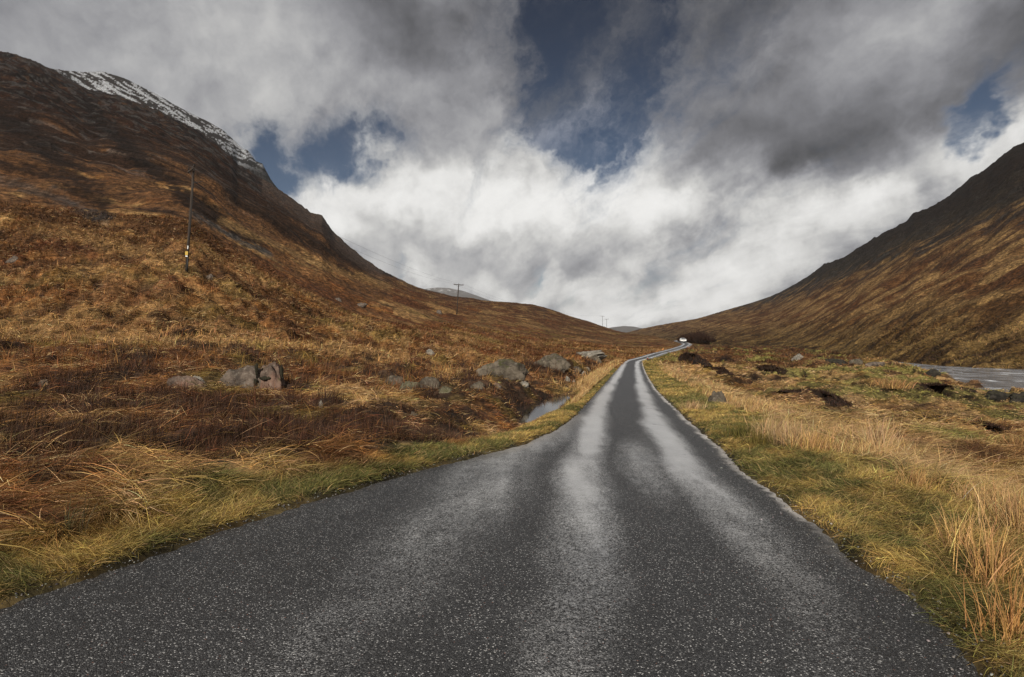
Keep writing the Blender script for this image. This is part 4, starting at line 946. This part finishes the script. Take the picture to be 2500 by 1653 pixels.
# ------------------------------------------------------------------ bare bush and dark thicket
def bush(p, h, w, n, rg, H, dk=1.0):
    k = n; a = rg.uniform(0, 6.28, k)
    P = np.array(p)[None] + np.stack([rg.normal(0, w * .12, k), rg.normal(0, w * .12, k), np.zeros(k)], 1)
    V, Q, C = blades(P, a, np.abs(rg.normal(.45, .3, k)), h * rg.uniform(.5, 1, k), np.full(k, max(.012, .0006 * p[1])), rg.normal(0, .25, k), jit(np.repeat(lerp(HEA, BRN, .4)[None] * dk, k, 0), rg, .4), 4, rg, .15); H.add(V, Q, C)
    tips = V.reshape(k, 10, 3)
    P2 = np.concatenate([tips[:, 4], tips[:, 6], tips[:, 8], tips[:, 6]]); m = len(P2)
    H.add(*blades(P2, rg.uniform(0, 6.28, m), np.abs(rg.normal(.7, .4, m)), h * rg.uniform(.12, .3, m), np.full(m, max(.007, .0005 * p[1])), rg.normal(0, .3, m), jit(np.repeat(lerp(HEA, RUS, .5)[None] * dk, m, 0), rg, .4), 2, rg))
H = Heap(); rg = np.random.default_rng(5); p = hit(1795, 846, 60); bush((0, 0, -.1 + 0 * p.y), 1.0 * 34 / F * p.y, 24 / F * p.y, 90, rg, H)
ob = H.build('bush', MTWIG); ob.location = p; tag(ob, 'bare brown bush alone where the moor meets the right mountain', 'bush')
H = Heap()
for q in range(26):
    t = q / 25; px = 1664 + 72 * t + rg.normal(0, 3); py = lerp(836, 834, t) + rg.normal(0, 1.2)
    p = hit(px, py, 205); hh = lerp(9, 26, math.sin(math.pi * min(1, t * .9 + .1)) ** .8) * rg.uniform(.6, 1.05) / F * p.y
    bush((p.x, p.y, p.z - .2), hh, hh * 1.1, 110, rg, H, .38)
tag(H.build('thicket', MTWIG), 'dark leafless thicket in the river gully beyond the car', 'thicket', kind='stuff')

# ------------------------------------------------------------------ daylight: Nishita sky under broken cloud, one sun
SUN_EL, SUN_AZ = math.radians(SUN_E), math.radians(SUN_A)      # azimuth clockwise from the view direction (+Y)
def dirpx(px, py):
    v = Vector(((px - CX) / F, 1, (CY - py) / F)); return v.normalized()
def build_world():
    w = bpy.data.worlds.new('World'); SC.world = w; w.use_nodes = True
    t = NT(w.node_tree); t.n.clear()
    out = t.new('ShaderNodeOutputWorld'); bg = t.new('ShaderNodeBackground'); t.l.new(bg.outputs[0], out.inputs[0])
    bg.inputs[1].default_value = .1
    sky = t.new('ShaderNodeTexSky', sky_type='NISHITA'); sky.sun_disc = False; sky.sun_elevation = SUN_EL; sky.sun_rotation = SUN_AZ
    sky.air_density = 1.0; sky.dust_density = .3; sky.ozone_density = 2.0
    d0 = t.new('ShaderNodeTexCoord').outputs['Generated']
    sx = t.new('ShaderNodeSeparateXYZ'); t.l.new(d0, sx.inputs[0]); z = sx.outputs[2]
    # cloud-layer coordinates: a flat deck overhead, streaks run down the valley
    zz = t.m('ADD', t.m('MAXIMUM', z, 0), .20)
    cb = t.new('ShaderNodeCombineXYZ'); t.l.new(t.m('DIVIDE', sx.outputs[0], zz), cb.inputs[0]); t.l.new(t.m('DIVIDE', sx.outputs[1], zz), cb.inputs[1])
    deck = cb.outputs[0]
    rot = t.new('ShaderNodeVectorRotate', rotation_type='Z_AXIS'); t.l.new(deck, rot.inputs[0]); rot.inputs['Angle'].default_value = math.radians(STRK_A)
    strk = t.vm('MULTIPLY', rot.outputs[0], (1.0, .33, 1))
    wn = t.noise(d0, 2.6, 3, .5, 0, True); wn2 = t.noise(d0, 8, 5, .6, 0, True); wn3 = t.noise(strk, 2.2, 5, .6, 0, True)
    half = (.5, .5, .5)
    warp = t.vm('ADD', t.vm('SCALE', t.vm('SUBTRACT', wn, half), .05), t.vm('SCALE', t.vm('SUBTRACT', wn2, half), .16))
    warp = t.vm('ADD', warp, t.vm('SCALE', t.vm('SUBTRACT', wn3, half), .10))
    D = t.vm('NORMALIZE', t.vm('ADD', t.vm('ADD', d0, warp), (0, 0, -.028)))
    def field(pts, RK=1.0):                                      # smooth blend of values given along directions
        num = den = None
        for px, py, val, r in pts:
            v = dirpx(px, py) if not isinstance(px, tuple) else Vector(px).normalized()
            q = t.vm('DISTANCE', D, tuple(v), 1); g = t.m('EXPONENT', t.m('MULTIPLY', t.m('MULTIPLY', q, q), -1.0 / (r * r * RK * RK)))
            num = t.m('MULTIPLY_ADD', g, val, num if num is not None else 0.0); den = t.m('ADD', g, den if den is not None else .002)
        return num, den
    num, den = field(BRIGHT, .78); B = t.m('MULTIPLY', t.m('POWER', t.m('DIVIDE', t.m('ADD', num, .002 * .30), den), 1.06), .96)
    hole, _ = field(HOLES); wisp, _ = field(WISPS)
    dw = t.vm('ADD', d0, t.vm('SCALE', warp, .35))
    puff = t.noise(dw, 5.0, 10, .60); stk = t.noise(t.vm('ADD', strk, t.vm('SCALE', wn, .5)), 1.5, 10, .60); hair = t.noise(t.vm('ADD', t.vm('MULTIPLY', rot.outputs[0], (1, .16, 1)), t.vm('SCALE', wn2, .35)), 4.5, 8, .62)
    n = t.m('SUBTRACT', t.m('ADD', t.m('MULTIPLY', puff, .24), t.m('MULTIPLY_ADD', hair, .46, t.m('MULTIPLY', stk, .30))), .5)
    cov = t.m('SUBTRACT', t.m('MULTIPLY_ADD', n, 5.2, 1.0), t.m('MULTIPLY', hole, 1.22))
    a = t.ss(-.30, .92, cov)
    a2 = t.m('MULTIPLY', t.ss(.42, .72, t.m('MULTIPLY_ADD', stk, .35, t.m('MULTIPLY', hair, .65))), t.m('MINIMUM', t.m('MULTIPLY_ADD', wisp, 1.1, .12), 1.0))
    # light and shade in the cloud itself
    p1 = t.noise(dw, 6.0, 8, .56); p2 = t.noise(t.vm('ADD', dw, (-.012, 0, .030)), 6.0, 8, .56)
    lit = t.m('MULTIPLY', t.m('SUBTRACT', p1, p2), 2.3)
    soft = t.noise(t.vm('ADD', t.vm('MULTIPLY', rot.outputs[0], (1.3, .42, 1)), t.vm('SCALE', wn, .8)), 1.25, 6, .50, .3)
    tex = t.m('ADD', t.m('MULTIPLY', t.m('SUBTRACT', soft, .5), 1.5), t.m('MULTIPLY', t.m('SUBTRACT', puff, .5), .50))
    tex = t.m('ADD', tex, t.m('MULTIPLY', t.m('SUBTRACT', stk, .5), .75))
    tex = t.m('ADD', t.m('ADD', tex, lit), t.m('MULTIPLY', t.m('SUBTRACT', hair, .5), .55))
    edge = t.m('MULTIPLY', t.ss(.9, .3, a), .18)
    cl = t.m('MAXIMUM', t.m('MULTIPLY', B, t.m('ADD', t.m('ADD', 1.0, tex), edge)), .03)
    CLV = t.m('DIVIDE', cl, .93)
    cl = t.new('ShaderNodeMath', operation='SMOOTH_MIN'); t.put(cl.inputs[0], CLV); cl.inputs[1].default_value = .84; cl.inputs[2].default_value = .4; cl = cl.outputs[0]
    warm = t.mix(t.ss(.10, .60, cl), (.965, .97, 1.05), (1.01, 1.0, .975))
    cloud = t.vm('SCALE', warm, t.m('MULTIPLY', cl, 10.0))
    blue = t.vm('MULTIPLY', sky.outputs[0], t.mix(t.ss(.20, .52, z), BLUE, BLUE2))
    col = t.mix(t.m('MULTIPLY', a2, .75), blue, t.vm('SCALE', t.mix(.5, (1.0, 1.02, 1.12), (1.02, 1.0, 1.02)), t.m('MULTIPLY', B, t.m('MULTIPLY_ADD', hair, 9.0, 6.0))))
    col = t.mix(a, col, cloud)
    lowg = t.ss(-.02, -.12, z); col = t.mix(lowg, col, (.8, .55, .32))
    t.l.new(col, bg.inputs[0])
    w.cycles.sampling_method = 'MANUAL'; w.cycles.sample_map_resolution = 512
    L = bpy.data.lights.new('sun', 'SUN'); L.energy = SUN_S; L.angle = math.radians(SUN_W); L.color = (1, .93, .82)
    o = bpy.data.objects.new('sun', L); COL.objects.link(o)
    sd = Vector((math.sin(SUN_AZ) * math.cos(SUN_EL), math.cos(SUN_AZ) * math.cos(SUN_EL), math.sin(SUN_EL)))
    o.rotation_euler = sd.to_track_quat('Z', 'Y').to_euler(); o.location = sd * 40
# (photo point or direction, linear brightness, angular radius)
BRIGHT = [(0, 20, .17, .13), (60, 120, .24, .08), (200, 90, .34, .09), (420, 130, .42, .12), (620, 90, .26, .08), (740, 200, .36, .10), (640, 230, .40, .07), (850, 20, .13, .10), (960, 90, .085, .075), (1010, 180, .10, .06), (880, 150, .20, .07), (1130, 60, .20, .06), (1200, 30, .26, .06), (1100, 200, .24, .06), (1000, 270, .30, .07), (900, 300, .33, .08), (700, 310, .27, .07), (560, 270, .26, .07), (800, 360, .22, .05), (1120, 320, .36, .06), (1170, 380, .33, .05), (1040, 400, .30, .05), (740, 400, .55, .035), (690, 395, .50, .03), (820, 440, .55, .04), (960, 430, .60, .04),
          (760, 490, .62, .04), (860, 510, .68, .05), (1000, 500, .80, .06), (930, 545, .45, .03), (1060, 470, .66, .05), (1150, 540, .86, .07), (1090, 590, .66, .05), (1300, 460, .86, .06), (1390, 420, .80, .05), (1290, 540, .92, .07), (1480, 400, .72, .06), (1520, 480, .90, .07), (1420, 520, .84, .06), (1600, 430, .55, .045), (1260, 420, .55, .04), (950, 610, .40, .05), (1060, 620, .40, .05), (1180, 620, .42, .04), (1300, 630, .42, .05), (1420, 650, .46, .04), (1390, 700, .36, .03), (1250, 670, .40, .04), (1130, 650, .36, .03), (1030, 685, .62, .02), (1210, 715, .60, .025), (1330, 730, .62, .03), (1450, 590, .62, .05), (1530, 620, .52, .04),
          (1560, 700, .74, .06), (1480, 760, .72, .05), (1630, 580, .80, .05), (1720, 540, .80, .05), (1690, 640, .58, .05), (1800, 620, .62, .05), (1760, 690, .66, .05), (1870, 560, .80, .05), (1960, 600, .72, .05), (2060, 560, .72, .045), (2150, 520, .62, .04), (1950, 500, .46, .04), (1800, 480, .42, .05), (1700, 440, .30, .05), (1830, 400, .13, .07), (1950, 350, .105, .08), (2060, 380, .14, .06), (2150, 440, .22, .05), (1720, 350, .17, .06), (1600, 330, .24, .05), (2250, 450, .44, .035), (2300, 430, .55, .03), (2200, 350, .22, .06), (2080, 280, .23, .07), (2230, 240, .22, .07), (1900, 250, .20, .07), (1800, 180, .23, .07),
          (1980, 160, .32, .08), (2120, 100, .32, .07), (2240, 60, .42, .07), (2230, 140, .38, .06), (2360, 150, .20, .06), (2470, 140, .10, .08), (2420, 40, .17, .08), (1960, 40, .15, .08), (1820, 60, .15, .07), (1680, 80, .15, .07), (2400, 250, .20, .05), (2440, 400, .62, .04), (2490, 310, .50, .04), (1540, -40, .12, .1), (1250, -250, .15, .28), (300, -200, .24, .28), (2200, -250, .15, .28),
          ((0, -.2, 1), 0, .15, .65), ((0, -1, .35), 0, .40, .9), ((-1, -.3, .35), 0, .30, .65), ((1, -.3, .35), 0, .26, .65)]
BRIGHT = [((a, b, c, r) if not isinstance(a, tuple) else (a, 0, c, r)) for a, b, c, r in BRIGHT]
HOLES = [(1600, 170, .26, .11), (1290, 150, .14, .09), (1500, 300, .25, .12), (760, 400, .12, .12), (1455, 20, 1.0, .066), (1440, 130, 1.0, .070), (1405, 250, 1.0, .068), (1370, 345, .9, .055), (1330, 375, .7, .045), (1560, 50, .6, .065), (1530, 220, .6, .065), (1310, 300, .45, .055), (1480, 340, .8, .06), (1540, 300, .5, .06), (1240, 160, .25, .05), (1400, -140, 1.0, .13),
         (690, 440, 1.15, .036), (655, 385, .85, .038), (870, 395, .95, .042), (960, 355, .75, .038), (790, 365, .75, .05),
         (2370, 400, .72, .024), (2410, 345, .8, .026), (2450, 285, .8, .026), (2495, 230, .6, .035),
         (985, 700, .5, .018), (1290, 722, .5, .016)]
WISPS = [(1560, 200, 1.0, .10), (1640, 100, 1.0, .10), (1600, 330, .9, .08), (1230, 120, 1.0, .09), (1280, 260, .9, .07), (1500, 20, .35, .08)]
build_world()
def haze():
    bm = bmesh.new(); bmesh.ops.create_cube(bm, size=1); o = obj_bm('haze', bm, None); o.scale = (14000, 9600, 630); o.location = (0, 4300, 293)
    m = bpy.data.materials.new('thin_valley_air'); m.use_nodes = True; t = NT(m.node_tree); t.n.clear()
    v = t.new('ShaderNodeVolumePrincipled'); out = t.new('ShaderNodeOutputMaterial'); t.l.new(v.outputs[0], out.inputs['Volume'])
    v.inputs['Color'].default_value = (.86, .90, .96, 1); v.inputs['Density'].default_value = HAZE
    o.data.materials.append(m); tag(o, 'thin pale air between the viewer and the far summits', 'haze', kind='stuff')
if HAZE: haze()
cam = bpy.data.cameras.new('camera'); co = bpy.data.objects.new('camera', cam); COL.objects.link(co)
cam.sensor_width = 36; cam.lens = 36 * F / 2500; cam.clip_end = 30000; cam.clip_start = .05
co.location = (0, 0, CAMZ); co.rotation_euler = (math.radians(90), 0, 0); SC.camera = co
SC.view_settings.view_transform = 'Standard'; SC.view_settings.look = 'None'; SC.view_settings.exposure = EXPO; SC.view_settings.gamma = 1
SC.cycles.max_bounces = 5; SC.cycles.diffuse_bounces = 2; SC.cycles.glossy_bounces = 3; SC.cycles.transparent_max_bounces = 4
